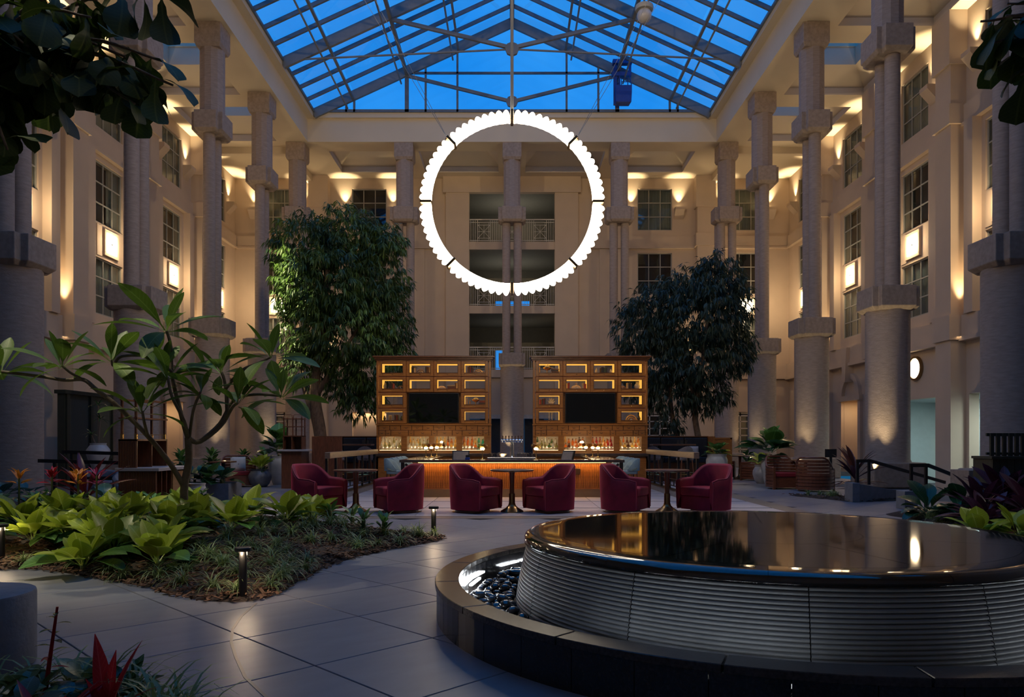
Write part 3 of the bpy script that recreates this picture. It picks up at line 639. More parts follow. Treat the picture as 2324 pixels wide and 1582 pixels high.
# ------------------------------------------------------------------ skylight
sky = tag(empty('skylight_roof', (0, 0, 17.92)), 'pitched steel and glass roof over the atrium under a blue dusk sky', 'skylight', None, 'thing')
HR = 4.6; EX = 10.0
def rz_(x): return HR*(1-abs(x)/EX)
TRUSS = (38.0, 32.9, 27.6, 22.3, 17.0, 11.7)
Yb = [38.0]
while Yb[-1] > 6: Yb.append(Yb[-1]-1.28)
for s in (-1, 1):
    for k, y in enumerate(Yb[1:]):
        if any(abs(y-t) < .4 for t in TRUSS): continue
        MB().bar((s*EX, y, .02), (0, y, HR+.02), .10, .16).build('rafter', M['steel2'], sky)
    for x, w, h in ((2.7, .10, .12), (5.3, .14, .20), (8.0, .10, .12)):
        MB().bar((s*x, 38.0, rz_(x)-.28), (s*x, 6, rz_(x)-.28), w, h).build('purlin', M['steel'], sky)
        MB().tube([(s*(x+.28), 38, rz_(x)-.75), (s*(x+.28), 6, rz_(x)-.75)], .045, 6).build('tie_rod', M['steel'], sky)
    MB().bar((s*EX, 38, .0), (s*EX, 6, .0), .16, .12).build('eave_rail', M['steel2'], sky)
    for t in TRUSS[:4]:
        MB().bar((s*EX, t, -.12), (0, t, HR-.12), .16, .46).build('truss_rafter', M['steel'], sky)
        MB().bar((0, t, .5 if t == TRUSS[0] else .55), (s*5.3, t, rz_(5.3)-.35), .13, .15).build('strut', M['steel'], sky)
        MB().bar((0, t, .5), (s*EX, t, .02 if t != TRUSS[0] else -.0), .06, .06).build('tie_rod', M['steel'], sky) if t != TRUSS[0] else None
for t in TRUSS[:4]:
    MB().bar((0, t, 0 if t == TRUSS[0] else .5), (0, t, HR), .12, .12, (0, 1, 0)).build('king_post', M['steel'], sky)
    b = MB(); b.M = Matrix.Translation((0, t, .5)) @ Matrix.Rotation(pi/2, 4, 'X'); b.lathe([(.30, -.07), (.30, .07)], 8); b.build('gusset_plate', M['steel'], sky)
MB().bar((0, 38, HR+.05), (0, 6, HR+.05), .22, .2).build('ridge_beam', M['steel2'], sky)
for x in (1.0-.98, 2.75, 4.35, 5.3, 7.95, 8.35):
    for s in (-1, 1):
        if x < .1 and s > 0: continue
        MB().bar((s*x, 38.02, -.02), (s*x, 38.02, max(.1, rz_(x)-.1)), .10 if abs(x-5.3) > .1 else .2, .1, (0, 1, 0)).build('gable_mullion', M['steel2'], sky)
MB().bar((-5.3, 38.02, 1.95), (5.3, 38.02, 1.95), .1, .1).build('gable_transom', M['steel2'], sky); MB().bar((-EX, 38.02, .04), (EX, 38.02, .04), .1, .14).build('gable_sill', M['steel2'], sky)
xs = (0, 2.7, 5.3, 8.0, 10.0)
for s in (-1, 1):
    for y1, y0 in zip(Yb, Yb[1:]):
        if y1 < 27: break
        for xa, xb in zip(xs, xs[1:]):
            MB().bar((s*(xa+.03), (y0+y1)/2, rz_(xa+.03)+.06), (s*(xb-.03), (y0+y1)/2, rz_(xb-.03)+.06), y1-y0-.06, .012).build('glass_pane', M['roofglass'], sky)
    last = y1
    MB().bar((s*.05, (last+2)/2, HR+.04), (s*EX, (last+2)/2, .06), last-2, .012).build('near_glazing', M['roofglass'], sky)
for a, c in zip((-10, -7.95, -5.3, -2.75, 0, 2.75, 5.3, 7.95), (-7.95, -5.3, -2.75, 0, 2.75, 5.3, 7.95, 10)):
    p = MB(); q = [(a+.04, 38.08, 0), (c-.04, 38.08, 0), (c-.04, 38.08, rz_(c)+.02), (a+.04, 38.08, rz_(a)+.02)]; p.quad(*q); p.build('gable_pane', M['roofglass'], sky, fix=False)
# hanging globe and the blue service cradle
t = thing('globe_lamp', 'frosted globe lamp hanging on a rod from the glass roof', 'lamp', (5.12, 29.2, 17.75))
MB().tube([(0, 0, .42), (0, 0, 2.1)], .035, 8).build('rod', M['steel'], t)
MB().lathe([(.33, .25), (.36, .33), (.34, .42), (.1, .48), (.06, .55)], 24).build('housing', M['frame'], t, smooth=40)
MB().ball((0, 0, .06), .28, 24, 14).build('globe', M['white'], t, smooth=True)
t = thing('service_cradle', 'blue steel maintenance cradle fixed to the gable of the glass roof', 'cradle', (5.5, 37.55, 17.95))
b = MB(); b.bx(-.45, -.28, -.1, .05, .1, 2.35); b.bx(-.2, -.12, -.1, .05, .1, 2.35)
for k in range(7): b.bx(-.28, -.2, -.06, 0, .25+k*.3, .30+k*.3)
b.build('mast', M['blue'], t)
b = MB(); b.bx(-.5, .45, -.2, .1, 2.1, 2.3); b.bx(-.55, .42, -.15, .05, 1.5, 1.7); b.bx(.3, .42, -.12, .02, 1.6, 2.2); b.build('bracket', M['blue'], t)
b = MB(); b.prism([(-.38, -.35), (.42, -.35), (.36, .2), (-.38, .2)], .12, .95, .06, .5); b.build('basket', M['blue'], t, bevel=.02)
b = MB(); b.tube([(-.1, -.3, .95), (-.1, -.3, 1.3), (.22, -.3, 1.3), (.22, -.3, .95)], .025, 6); b.tube([(.4, -.3, .95), (.32, -.1, 1.6)], .025, 6); b.tube([(-.1, -.3, 1.12), (.22, -.3, 1.12)], .02, 6); b.build('hand_rail', M['blue'], t)

# ------------------------------------------------------------------ ring chandelier
RC = (0, 16.2, 6.45)
t = ring = thing('ring_chandelier', 'huge glowing ring chandelier with scalloped outer edge hanging over the bar', 'chandelier', RC)
def arcseg(a0, a1):
    b = MB(); n = 108; rings = []; nb = 9; m = 12
    for k in range(n+1):
        a = a0+(a1-a0)*k/n; ph = ((a-a0)/(a1-a0)*nb) % 1.0 if k < n else 0
        bump = .088*max(0, sin(pi*ph))**.9; ro = 1.905+bump; ri = 1.725
        endk = min(k, n-k)/5.0
        if endk < 1: ro = ri+.12+(ro-ri-.12)*sqrt(max(0, 1-(1-endk)**2)); 
        rc = (ro+ri)/2; hw = (ro-ri)/2; hd = .15
        rings.append([b.av(((rc+hw*cos(2*pi*j/m))*cos(a), hd*sin(2*pi*j/m), (rc+hw*cos(2*pi*j/m))*sin(a))) for j in range(m)])
    for k in range(n):
        for j in range(m): b.f.append([rings[k][j], rings[k][(j+1) % m], rings[k+1][(j+1) % m], rings[k+1][j]])
    b.f.append(rings[0][::-1]); b.f.append(rings[-1]); return b
g_ = radians(1.35); sm = arcseg(g_, pi/4-g_).mesh('diffuser_arc', M['ring'], smooth=50)
for k in range(8):
    inst(sm, 'diffuser_arc', t, M=Matrix.Rotation(-k*pi/4, 4, 'Y'))
bm2 = MB().bx(1.715, 1.96, -.16, .16, -.03, .03).mesh('connector_band', M['bronze'], bevel=.01)
for k in range(8): inst(bm2, 'connector_band', t, M=Matrix.Rotation(-k*pi/4, 4, 'Y'))
MB().tube([(0, 0, 1.9), (0, 0, 11.4)], .035, 8).build('hanging_rod', M['steel'], t)
for s in (-1, 1):
    b = MB(); q = Vector((s*1.38, 0, 1.38))
    for dx in (0, .35): b.tube([q, (s*(6.5+dx*2), 5.5, 12.5)], .006, 4)
    b.build('guy_wire', M['steel'], t); MB().ball(tuple(q), .05, 8, 6).build('wire_shackle', M['bronze'], t)
# ------------------------------------------------------------------ fountain
fo = thing('fountain', 'round black stone fountain with mirror-like wet top and ribbed drum in a low basin', 'fountain', (FX, FY, 0))
RO, RI, HB = 2.63, 2.46, .282
def wedge_ring(r0, r1, z0, z1, a0, a1, n=6):
    b = MB(); q = [(r0, z0), (r1, z0), (r1, z1), (r0, z1)]; rings = []
    for k in range(n+1):
        a = a0+(a1-a0)*k/n; rings.append([b.av((r*cos(a), r*sin(a), z)) for r, z in q])
    for k in range(n):
        for j in range(4): b.f.append([rings[k][j], rings[k][(j+1) % 4], rings[k+1][(j+1) % 4], rings[k+1][j]])
    b.f.append(rings[0][::-1]); b.f.append(rings[-1]); return b
nC = 18; g_ = .0022
cm = wedge_ring(RI, RO+.012, HB-.045, HB, g_, 2*pi/nC-g_).mesh('coping_stone', M['granitet'], bevel=.004, seg=1)
for k in range(nC): inst(cm, 'coping_stone', fo, rz=k*2*pi/nC+.12)
nT = 44
tm2 = wedge_ring(RO-.04, RO, 0, HB-.046, .001, 2*pi/nT-.001, 3).mesh('basin_tile', M['granite']); tm3 = wedge_ring(RI, RI+.03, .02, HB-.046, .001, 2*pi/nT-.001, 3).mesh('inner_tile', M['granite'])
for k in range(nT): inst(tm2, 'basin_tile', fo, rz=k*2*pi/nT); inst(tm3, 'inner_tile', fo, rz=k*2*pi/nT)
MB().lathe([(1.7, .0), (RI+.05, .0), (RI+.05, .05), (1.7, .05)], 64, close=True).build('basin_floor', M['granite'], fo)
# drum: ribbed rings flaring a little to the base, in panels
pr = []
z = .03
while z < .54:
    f = (z-.03)/.53; r = 2.01-.10*f**1.3; pr += [(r-.012, z), (r, z+.005), (r+.003, z+.012), (r, z+.020), (r-.010, z+.0245)]; z += .0272
nP = 12
for k in range(nP):
    b = MB(); b.lathe(pr, 14, a0=.0015, a1=2*pi/nP-.0015); me = b.mesh('ribbed_panel', M['rib'], smooth=60) if k == 0 else me
    inst(me, 'ribbed_panel', fo, rz=k*2*pi/nP+.31)
MB().lathe([(1.98, .02), (1.90, .56)], 64).build('drum_core', M['granite'], fo, smooth=40)
nR = 12
rim = [(1.70, .617), (1.84, .618), (1.895, .612), (1.925, .594), (1.935, .57), (1.925, .552), (1.86, .545), (1.70, .545)]
for k in range(nR):
    if k == 0: b = MB(); b.lathe(rim, 12, a0=.0012, a1=2*pi/nR-.0012, close=True); rm = b.mesh('rim_stone', M['wet'], smooth=50)
    inst(rm, 'rim_stone', fo, rz=k*2*pi/nR+.2)
nS = 7
for k in range(nS):
    b = MB(); n = 14; a0, a1 = 2*pi*k/nS, 2*pi*(k+1)/nS
    ring_ = lambda r, z, b=b: [b.av((r*cos(a0+(a1-a0)*j/n), r*sin(a0+(a1-a0)*j/n), z)) for j in range(n+1)]
    if k == 0:
        top = ring_(1.694, .618); bot = ring_(1.694, .55); inn = ring_(.70, .618); inb = ring_(.70, .55)
        for j in range(n): b.f += [[inn[j], top[j], top[j+1], inn[j+1]], [top[j], bot[j], bot[j+1], top[j+1]], [inn[j+1], inb[j+1], inb[j], inn[j]], [inb[j], inb[j+1], bot[j+1], bot[j]]]
        b.f += [[inn[0], inb[0], bot[0], top[0]], [top[n], bot[n], inb[n], inn[n]]]
        # slim joint: pull the two straight ends in
        sm2 = b.mesh('top_slab', M['wet'], fix=True)
        for v in sm2.vertices:
            a = atan2(v.co.y, v.co.x); r = hypot(v.co.x, v.co.y); ca = (a0+a1)/2; kk = 1-.009/((a1-a0)/2*r); a = ca+(a-ca)*kk; v.co.x, v.co.y = r*cos(a), r*sin(a)
    inst(sm2, 'top_slab', fo, rz=k*2*pi/nS+.42)
MB().lathe([(.69, .55), (.69, .6185), (.0005, .6185)], 40).build('centre_slab', M['wet'], fo)
MB().lathe([(1.70, .54), (.0005, .54)], 40).build('slab_bed', M['granite'], fo)
wf = MB(); wf.lathe([(1.70, .622), (1.85, .6225), (1.905, .616), (1.935, .598), (1.944, .57), (1.945, .545)], 96)
wf.build('water_film', glass('water_film', (1, 1, 1), .05, .05), fo, smooth=True)
lm = MB().bx(-.16, .16, -.012, .012, 0, .016).mesh('led_bar', M['ledcool'])
lm3 = MB().bx(-.16, .16, -.012, .012, 0, .016).mesh('led_bar', M['drumled'])
for a in [2.15, 2.43, 2.58, 2.86, 3.0]+[.2, .6, 1.0]: inst(lm, 'led_bar', fo, (2.44*cos(a), 2.44*sin(a), .15), a+pi/2)
for a in (2.95, 3.2, 3.42, 3.95, 4.12, 4.28, 4.44, 5.15, 5.32, 5.48, 5.64, 5.8): inst(lm3, 'led_bar', fo, (2.40*cos(a), 2.40*sin(a), .13), a+pi/2)
# pebbles
def blob(sx, sy, sz, seed):
    b = MB(); r = random.Random(seed); b.ball((0, 0, 0), 1, 10, 7, (sx, sy, sz)); ph = r.random()*6
    b.v = [(x*(1+.10*sin(3*y/sy+ph)), y*(1+.08*cos(2.2*x/sx+ph)), z_*(1+.1*sin(2*x/sx-ph))) for x, y, z_ in b.v]; return b.mesh('pebble', M['pebble'], smooth=True)
pbm = [blob(a, b_, c, k) for k, (a, b_, c) in enumerate(((.055, .038, .03), (.065, .042, .034), (.048, .04, .03), (.075, .045, .036), (.06, .05, .036)))]
cells = []
for rad in (2.08, 2.17, 2.26, 2.345):
    n = int(rad*(2*pi)/.105)
    for k in range(n):
        a = 2*pi*k/n+R.uniform(-.01, .01)
        if 2.05 < a < 4.55: cells.append((rad, a))
for lay, (rr_, z) in enumerate(((0, .075), (1, .118))):
    for rad, a in cells:
        if lay and (rad > 2.3 or R.random() < .55): continue
        if lay: rad += .04; a += .02
        me = R.choice(pbm)
        o = inst(me, 'pebble', None, (FX+rad*cos(a), FY+rad*sin(a), z+R.uniform(-.006, .006)), 0)
        o.rotation_euler = (R.uniform(-.4, .4), R.uniform(-.3, .3), R.uniform(0, 6.28)); s_ = R.uniform(.8, 1.15); o.scale = (s_, s_, s_)
        tag(o, 'smooth dark wet pebble lying in the gap between fountain basin and drum', 'pebble', 'pebbles in the fountain basin')

# ------------------------------------------------------------------ bar counter
ba = thing('bar_counter', 'U-shaped bar counter with fluted honey oak front, dark top and glowing underside', 'bar', (0, 17.6, 0))
HT = .90
tp = MB(); tp.bx(-2.63, 2.63, 0, .62, HT-.062, HT); tp.bx(-2.63, -1.98, .62, 4.15, HT-.062, HT); tp.bx(1.98, 2.63, .62, 4.15, HT-.062, HT); tp.build('counter_top', M['bartop'], ba, bevel=.008)
co = MB(); co.bx(-2.27, 2.27, .32, .5, .2, HT-.063); co.bx(-2.27, -2.05, .5, 4.1, .2, HT-.063); co.bx(2.05, 2.27, .5, 4.1, .2, HT-.063); co.build('carcass', M['oak'], ba)
fm = MB().lathe([(.021, .215), (.021, HT-.10)], 8, a0=pi, a1=2*pi).mesh('fluted_slat', M['oak'], smooth=60)
n = 104
for k in range(n): inst(fm, 'fluted_slat', ba, (-2.25+4.5*k/(n-1), .325, 0))
MB().bx(-2.29, 2.29, .30, .33, .195, .225).build('base_trim', M['oakh'], ba)
MB().bx(-2.25, 2.25, .345, .5, 0, .2).build('kick_plate', M['kick'], ba)
MB().bx(-2.2, 2.2, .08, .11, HT-.070, HT-.0625).build('led_strip', M['led'], ba); 
area((0, 17.6+.22, HT-.085), (0, 17.6+.29, 0), 4.4, .03, 13, AMBER)
for s in (-1, 1):
    MB().bx(*sorted((s*2.42, s*2.44)), .6, 4.0, HT-.08, HT-.064).build('led_strip', M['led'], ba)
    b = MB(); b.bx(*sorted((s*2.52, s*2.60)), .06, .12, 0, HT-.063); b.bar((s*2.5, .1, HT-.1), (s*2.28, .2, .55), .05); b.build('end_leg', M['black'], ba)
MB().bx(1.40, 1.62, .285, .305, .55, .69).build('socket_plate', M['bronze'], ba, bevel=.004)
dk = MB(); dk.bx(-1.95, 1.95, .63, 1.15, .70, .74); dk.bx(-1.95, -1.55, .9, 4.0, .7, .74); dk.bx(1.55, 1.95, .9, 4.0, .7, .74); dk.build('work_shelf', M['black'], ba)
# beer tower on its centre station
st = thing('tap_station', 'dark back station behind the bar below the beer taps', 'counter', (0, 20.2, 0))
MB().bx(-.62, .62, 0, .6, 0, .86).build('cabinet', M['black'], st); MB().bx(-.66, .66, -.04, .62, .86, .90).build('drip_tray', M['chrome'], st, bevel=.005)
tw = thing('beer_tower', 'chrome T-shaped beer tower with a row of tap handles', 'beer tap', (0, 20.4, .90))
MB().lathe([(.075, 0), (.055, .03), (.05, .42)], 20).build('column', M['chrome'], tw, smooth=40); b = MB(); b.tube([(-.29, 0, .45), (.29, 0, .45)], .045, 14); b.build('crossbar', M['chrome'], tw, smooth=40)
for k in range(7):
    x = -.25+k*.0833; b = MB(); b.tube([(x, -.04, .45), (x, -.09, .45), (x, -.09, .40)], .012, 6); b.build('tap', M['chrome'], tw)
    b = MB(); b.tube([(x, -.07, .46), (x, -.08, .58)], [.012, .018], 8); b.build('tap_handle', M['chrome'], tw)
gm_ = MB().lathe([(.001, .004), (.032, 0), (.036, .12), (.034, .12), (.03, .008)], 12).mesh('tumbler', M['clear'], smooth=40)
for s in (-1, 1):
    for i in range(6):
        for j in range(2): tag(inst(gm_, 'tumbler', None, (s*(.17+i*.082), 20.32+j*.09, .90)), 'clear tumbler in the rows %s of the beer tower' % ('left' if s < 0 else 'right'), 'glass', 'tumblers %s of the beer tower' % ('left' if s < 0 else 'right'))
# table lamps on the bar
lt = thing('table_lamp', '', 'lamp', (0, 0, HT), 0, 'brass table lamps on the bar')
MB().lathe([(.075, 0), (.075, .012), (.02, .02), (.009, .035), (.009, .20), (.02, .215), (.022, .235)], 20).build('stand', M['brass'], lt, smooth=50)
MB().lathe([(.03, .225), (.052, .25), (.048, .275), (.02, .285)], 16).build('bulb', M['bulb'], lt, smooth=50)
lg = glass('smoked_lamp_glass', (.80, .66, .36), .10)
MB().lathe([(.035, .245), (.105, .275), (.118, .315), (.112, .365)], 24).build('shade', lg, lt, smooth=50); MB().lathe([(.114, .362), (.118, .365), (.114, .369), (.108, .365)], 24, close=True).build('shade_rim', M['brass'], lt)
LP = [(-.70, 17.86, 'left of the beer tower on the front of the bar'), (.57, 17.86, 'right of the beer tower on the front of the bar'), (-2.28, 20.0, 'nearest of the three on the left arm of the bar'), (-2.22, 20.75, 'middle of the three on the left arm of the bar'), (-2.14, 21.45, 'farthest of the three on the left arm of the bar'),
      (2.28, 20.0, 'nearest of the three on the right arm of the bar'), (2.22, 20.75, 'middle of the three on the right arm of the bar'), (2.10, 21.45, 'farthest of the three on the right arm of the bar')]
for k, (x, y, n_) in enumerate(LP):
    o = lt if k == 0 else copy_tree(lt); o.location = (x, y, HT); o['label'] = 'brass cup-shaded lamp, '+n_
    point((x, y, HT+.40), 2.6, (1, .80, .48), .04)
for x, rz, n_, sc in ((-1.25, .0, 'dark bar terminal seen from behind, left of the bar', 1), (1.35, -.9, 'dark bar terminal tilted sideways, right of the bar', 1)):
    t = thing('bar_terminal', n_, 'terminal', (x, 18.40, .74), rz)
    MB().lathe([(.1, 0), (.1, .015), (.02, .025), (.02, .12)], 14).build('foot', M['black'], t)
    b = MB(); b.M = Matrix.Translation((0, .02, .24)) @ Matrix.Rotation(-.35, 4, 'X'); b.bx(-.21, .21, -.02, .02, -.13, .13); b.build('housing', M['black'], t, bevel=.012)
    b = MB(); b.M = Matrix.Translation((0, .02, .24)) @ Matrix.Rotation(-.35, 4, 'X'); b.bx(-.18, .18, -.024, -.0205, -.10, .10); b.build('back_plate', M['greyfab'], t)
t = thing('card_holder', 'small blue card holder standing on the bar top', 'holder', (-1.05, 17.82, HT)); b = MB(); b.bx(-.055, .055, -.03, .03, 0, .05); b.build('box', M['blue'], t, bevel=.006); MB().bx(-.045, .045, -.012, .0, .051, .11).build('cards', M['navy'], t)

# ------------------------------------------------------------------ back-bar cabinets
def cabinet(cx, lab, mir):
    t = thing('back_bar_cabinet', lab, 'cabinet', (cx, 22.2, 0)); w = 1.685; D = .45
    ca = MB(); ca.bx(-w, -w+.06, 0, D, 0, 3.7); ca.bx(w-.06, w, 0, D, 0, 3.7); ca.bx(-w, w, .02, D, 3.70, 3.74); ca.bx(-w, w, .02, D, 1.80, 1.865)
    for r in range(3): ca.bx(-w+.06, w-.06, .03, D, 3.70-.466*(r+1)-.012, 3.70-.466*(r+1)+.012) if r == 1 else None
    x0 = -1.615
    for r in (0, 2):
        zc = 3.70-.466*(r+1)
        for c in range(4):
            if r == 2 and c in (1, 2): continue
            ca.bx(x0+c*.8075, x0+(c+1)*.8075, .03, D, zc-.012, zc+.012)
    for c in (1, 2, 3):
        if c == 2: ca.bx(x0+c*.8075-.012, x0+c*.8075+.012, .03, D, 2.77, 3.70)
        else: ca.bx(x0+c*.8075-.012, x0+c*.8075+.012, .03, D, 1.865, 3.70)
    ca.bx(x0+.8075, x0+3*.8075, .16, D, 1.865, 2.756)
    ca.build('carcass', M['oakh'], t)
    co = MB()
    for k, (d, z0, z1) in enumerate(((.03, 3.70, 3.74), (.06, 3.74, 3.79), (.10, 3.79, 3.84))): co.bx(-w-d, w+d, -d, D+.02, z0, z1)
    co.build('cornice', M['oakd'], t, bevel=.006)
    # glazed lift-up doors
    dm = MB(); W2, H2 = .395, .222; ow, oh0, oh1 = .308, -.125, .140
    for x_, z0, z1 in ((-1, -H2, H2), (1, -H2, H2)): dm.bx(*sorted((x_*W2, x_*ow)), -.025, .02, z0, z1)
    dm.bx(-ow, ow, -.025, .02, -H2, oh0); dm.bx(-ow, ow, -.025, .02, oh1, H2); me = dm.mesh('door', M['oakh'], bevel=.008)
    bd = MB()                               # mitred inner moulding
    for (xa, za), (xb, zb) in (((-1, -1), (1, -1)), ((1, -1), (1, 1)), ((1, 1), (-1, 1)), ((-1, 1), (-1, -1))):
        zz = lambda s_: oh1 if s_ > 0 else oh0
        bd.bar((xa*ow, -.028, zz(za)), (xb*ow, -.028, zz(zb)), .018, .012)
    mm = bd.mesh('moulding', M['oakd']); kn = MB().ball((0, -.035, 0), .014, 8, 6, (1.6, 1, .7)).mesh('knob', M['brass']); gl = MB().bx(-ow, ow, -.004, 0, oh0, oh1).mesh('glass', M['clear']); lb = MB().bx(-ow, ow, .021, .47, oh1, oh1+.008).mesh('glow_liner', M['litliner']); ls_ = MB().bx(-.006, .002, .021, .47, oh0, oh1).mesh('glow_liner', M['litliner']); bl = MB().bx(-ow-.01, ow+.01, .021, .47, oh0-.012, oh0).mesh('shelf', M['oakh'])
    for r in range(4):
        for c in range(4):
            if r > 1 and c in (1, 2): continue
            p = (x0+(c+.5)*.8075, 0, 3.70-.466*(r+.5))
            d = inst(me, 'door', t, p); inst(mm, 'moulding', d); inst(kn, 'knob', d, (0, 0, -.172)); inst(gl, 'glass', d)
            inst(lb, 'glow_liner', t, p); inst(bl, 'shelf', t, p)
            for e in (-1, 1): inst(ls_, 'glow_liner', t, (p[0]+e*(ow+.002), 0, p[2]))
    # card-catalogue drawers in two rows
    zt = 1.80
    rows_ = ((zt-.145, zt-.008, [.1]*10), (zt-.30, zt-.155, [.06, .05, .16, .05, .16, .05, .14, .09, .14, .05, .05]))
    for z0, z1, ws in rows_:
        if mir: ws = ws[::-1]
        tot = sum(ws); x = -w+.07
        for q in ws:
            ww = q/tot*(2*w-.14); d = MB().bx(x+.009, x+ww-.009, -.022, .0, z0, z1).build('drawer', M['oakh'], t, bevel=.006)
            b = MB(); b.tube([(x+ww/2-.035, -.02, (z0+z1)/2+.012), (x+ww/2-.02, -.032, (z0+z1)/2-.012), (x+ww/2+.02, -.032, (z0+z1)/2-.012), (x+ww/2+.035, -.02, (z0+z1)/2+.012)], .006, 5); b.build('pull', M['black'], d); x += ww
    MB().bx(-w+.06, w-.06, .002, D, 1.50, 1.80).build('drawer_case', M['oakd'], t); fr = MB(); fr.bx(-w-.01, w+.01, -.03, .02, 1.47, 1.50); fr.bx(-w-.02, w+.02, -.05, .05, 1.80, 1.835)
    wx = [(-1.60+k*.813, -1.60+k*.813+.645) for k in range(4)] if not mir else [(-1.64+k*.818+.05, -1.64+k*.818+.695) for k in range(4)]
    e = [-w+.06]+[q for p in wx for q in p]+[w-.06]
    for a, c in zip(e[::2], e[1::2]): fr.bx(a, c, 0, .03, .97, 1.47)
    for a, c in wx: fr.bx(a, c, 0, .03, .97, 1.06)
    for k in range(3): fr.bx((wx[k][1]+wx[k+1][0])/2-.02, (wx[k][1]+wx[k+1][0])/2+.02, .03, D, .97, 1.5)
    fr.bx(-w, w, D-.02, D, .97, 1.50); fr.bx(-w+.06, w-.06, .03, D-.02, 1.02, 1.06)
    fr.build('face_frame', M['oakh'], t)
    MB().bx(-w+.07, w-.07, D-.03, D-.021, 1.06, 1.5).build('back_panel', lstep, t)
    for a, c in wx:
        MB().bx(a, c, .008, .014, 1.06, 1.47).build('cabinet_glass', M['clear'], t); MB().bx(a, c, .06, .10, 1.485, 1.495).build('light_strip', M['ledtop'], t); MB().bx(a, c, .04, .06, 1.061, 1.072).build('light_strip', M['ledwin'], t)
        MB().bx(a-.05, c+.05, .22, D-.03, 1.06, 1.16).build('bottle_step', lstep, t); MB().bx(a, c, .205, .219, 1.135, 1.147).build('light_strip', M['ledlow'], t); MB().bx(a, c, D-.05, D-.035, 1.165, 1.18).build('light_strip', M['ledwin'], t)
    MB().bx(-w-.03, w+.03, -.12, D, .885, .97).build('counter_slab', M['bartop'], t, bevel=.006)
    pb = MB(); pb.bx(-w, w, 0, D, 0, .885); pb.build('base_panel', M['oak'], t)
    for k in range(4): MB().bx(-w+.05+k*.83, -w+.05+k*.83+.79, -.02, -.001, .1, .84).build('base_door', M['oak'], t, bevel=.008)
    return t, x0, wx
lstep = mat('frosted_step', (.55, .5, .42), .5)
CABS = {}
for s, l_ in ((-1, 'left'), (1, 'right')):
    CABS[s] = cabinet(s*2.305, 'tall honey oak back-bar cabinet with lit glazed boxes, %s of the centre column' % l_, s > 0)
    t = thing('television', 'black wall television framed by lit boxes in the %s bar cabinet' % l_, 'television', (s*2.305, 22.2, 2.31))
    MB().bx(-.735, .735, -.015, .12, -.435, .435).build('bezel', M['black'], t, bevel=.008); MB().bx(-.715, .715, -.019, -.0152, -.415, .417).build('screen', M['screen'], t)
# bottles behind the lower glass
def bottle(h, r, neck, colr, capc, lab, name):
    t = thing('bottle', lab, 'bottle', (0, 0, 0)); b = MB(); b.lathe([(r*.9, 0), (r, .01), (r, h*.55), (r*.8, h*.66), (neck, h*.76), (neck, h*.93), (neck*1.1, h*.935)], 12); b.build('glass_body', colr, t, smooth=50)
    MB().lathe([(neck*1.15, h*.93), (neck*1.15, h)], 10).build('cap', capc, t)
    b = MB(); b.lathe([(r*1.01, h*.14), (r*1.01, h*.42)], 12); b.build('paper_label', M['lab'], t, smooth=50); return t
M['lab'] = mat('paper_label', (.55, .47, .34), .7, var=.3, scale=20, rand=.5)
LQ = {'clear': liquid('clear_bottle', (.80, .84, .80)), 'amber': liquid('amber_spirit', (.85, .30, .05)), 'gold': liquid('gold_spirit', (.9, .58, .18)), 'red': liquid('red_spirit', (.55, .03, .03)), 'teal': liquid('teal_bottle', (.08, .55, .42)), 'green': liquid('green_bottle', (.12, .24, .08)), 'brown': liquid('brown_bottle', (.20, .07, .02)), 'olive': liquid('olive_bottle', (.38, .36, .14))}
BT = {}
def get_bottle(c, sh):
    if (c, sh) not in BT:
        h, r, n_ = ((.30, .036, .014), (.25, .042, .016), (.33, .032, .013), (.22, .05, .016))[sh]; BT[(c, sh)] = [bottle(h, r, n_, LQ[c], M['black'] if c in ('amber', 'brown', 'red') else M['brass'], '', c), False]
    b = BT[(c, sh)]
    if not b[1]: b[1] = True; return b[0]
    return copy_tree(b[0])
MIX = [['clear', 'clear', 'olive', 'clear'], ['clear', 'olive', 'clear', 'gold'], ['gold', 'amber', 'brown', 'gold'], ['amber', 'amber', 'gold', 'teal'], ['clear', 'green', 'clear', 'olive'], ['amber', 'gold', 'amber', 'brown'], ['red', 'amber', 'gold', 'red'], ['amber', 'gold', 'brown', 'gold']]
PN = ('first', 'second', 'third', 'fourth'); CNm = {'clear': 'clear', 'olive': 'olive green', 'gold': 'golden', 'amber': 'amber', 'brown': 'dark brown', 'teal': 'teal', 'green': 'dark green', 'red': 'red'}
for s in (-1, 1):
    t, x0, wx = CABS[s]
    for k, (a, c) in enumerate(wx):
        mixl = MIX[k+(4 if s > 0 else 0)]
        for row, (y, z, n_) in enumerate(((.13, 1.06, 6), (.31, 1.16, 6))):
            for i in range(n_):
                cc = mixl[(i*3+row) % 4] if R.random() < .75 else R.choice(mixl)
                if k == 3 and s < 0: cc = 'teal' if i >= 4 else R.choice(['amber', 'gold', 'amber'])
                o = get_bottle(cc, R.randrange(4) if row == 0 else R.choice((0, 2, 1))); o.location = (s*2.305+a+(c-a)*(i+.5)/n_+R.uniform(-.012, .012), 22.2+y+R.uniform(-.015, .015), z)
                o['label'] = '%s bottle, %s row, %s lit window of the %s bar cabinet' % (CNm[cc], ('front', 'back')[row], PN[k], SIDE[s]); o['group'] = 'bottles in the lit windows of the bar cabinets'
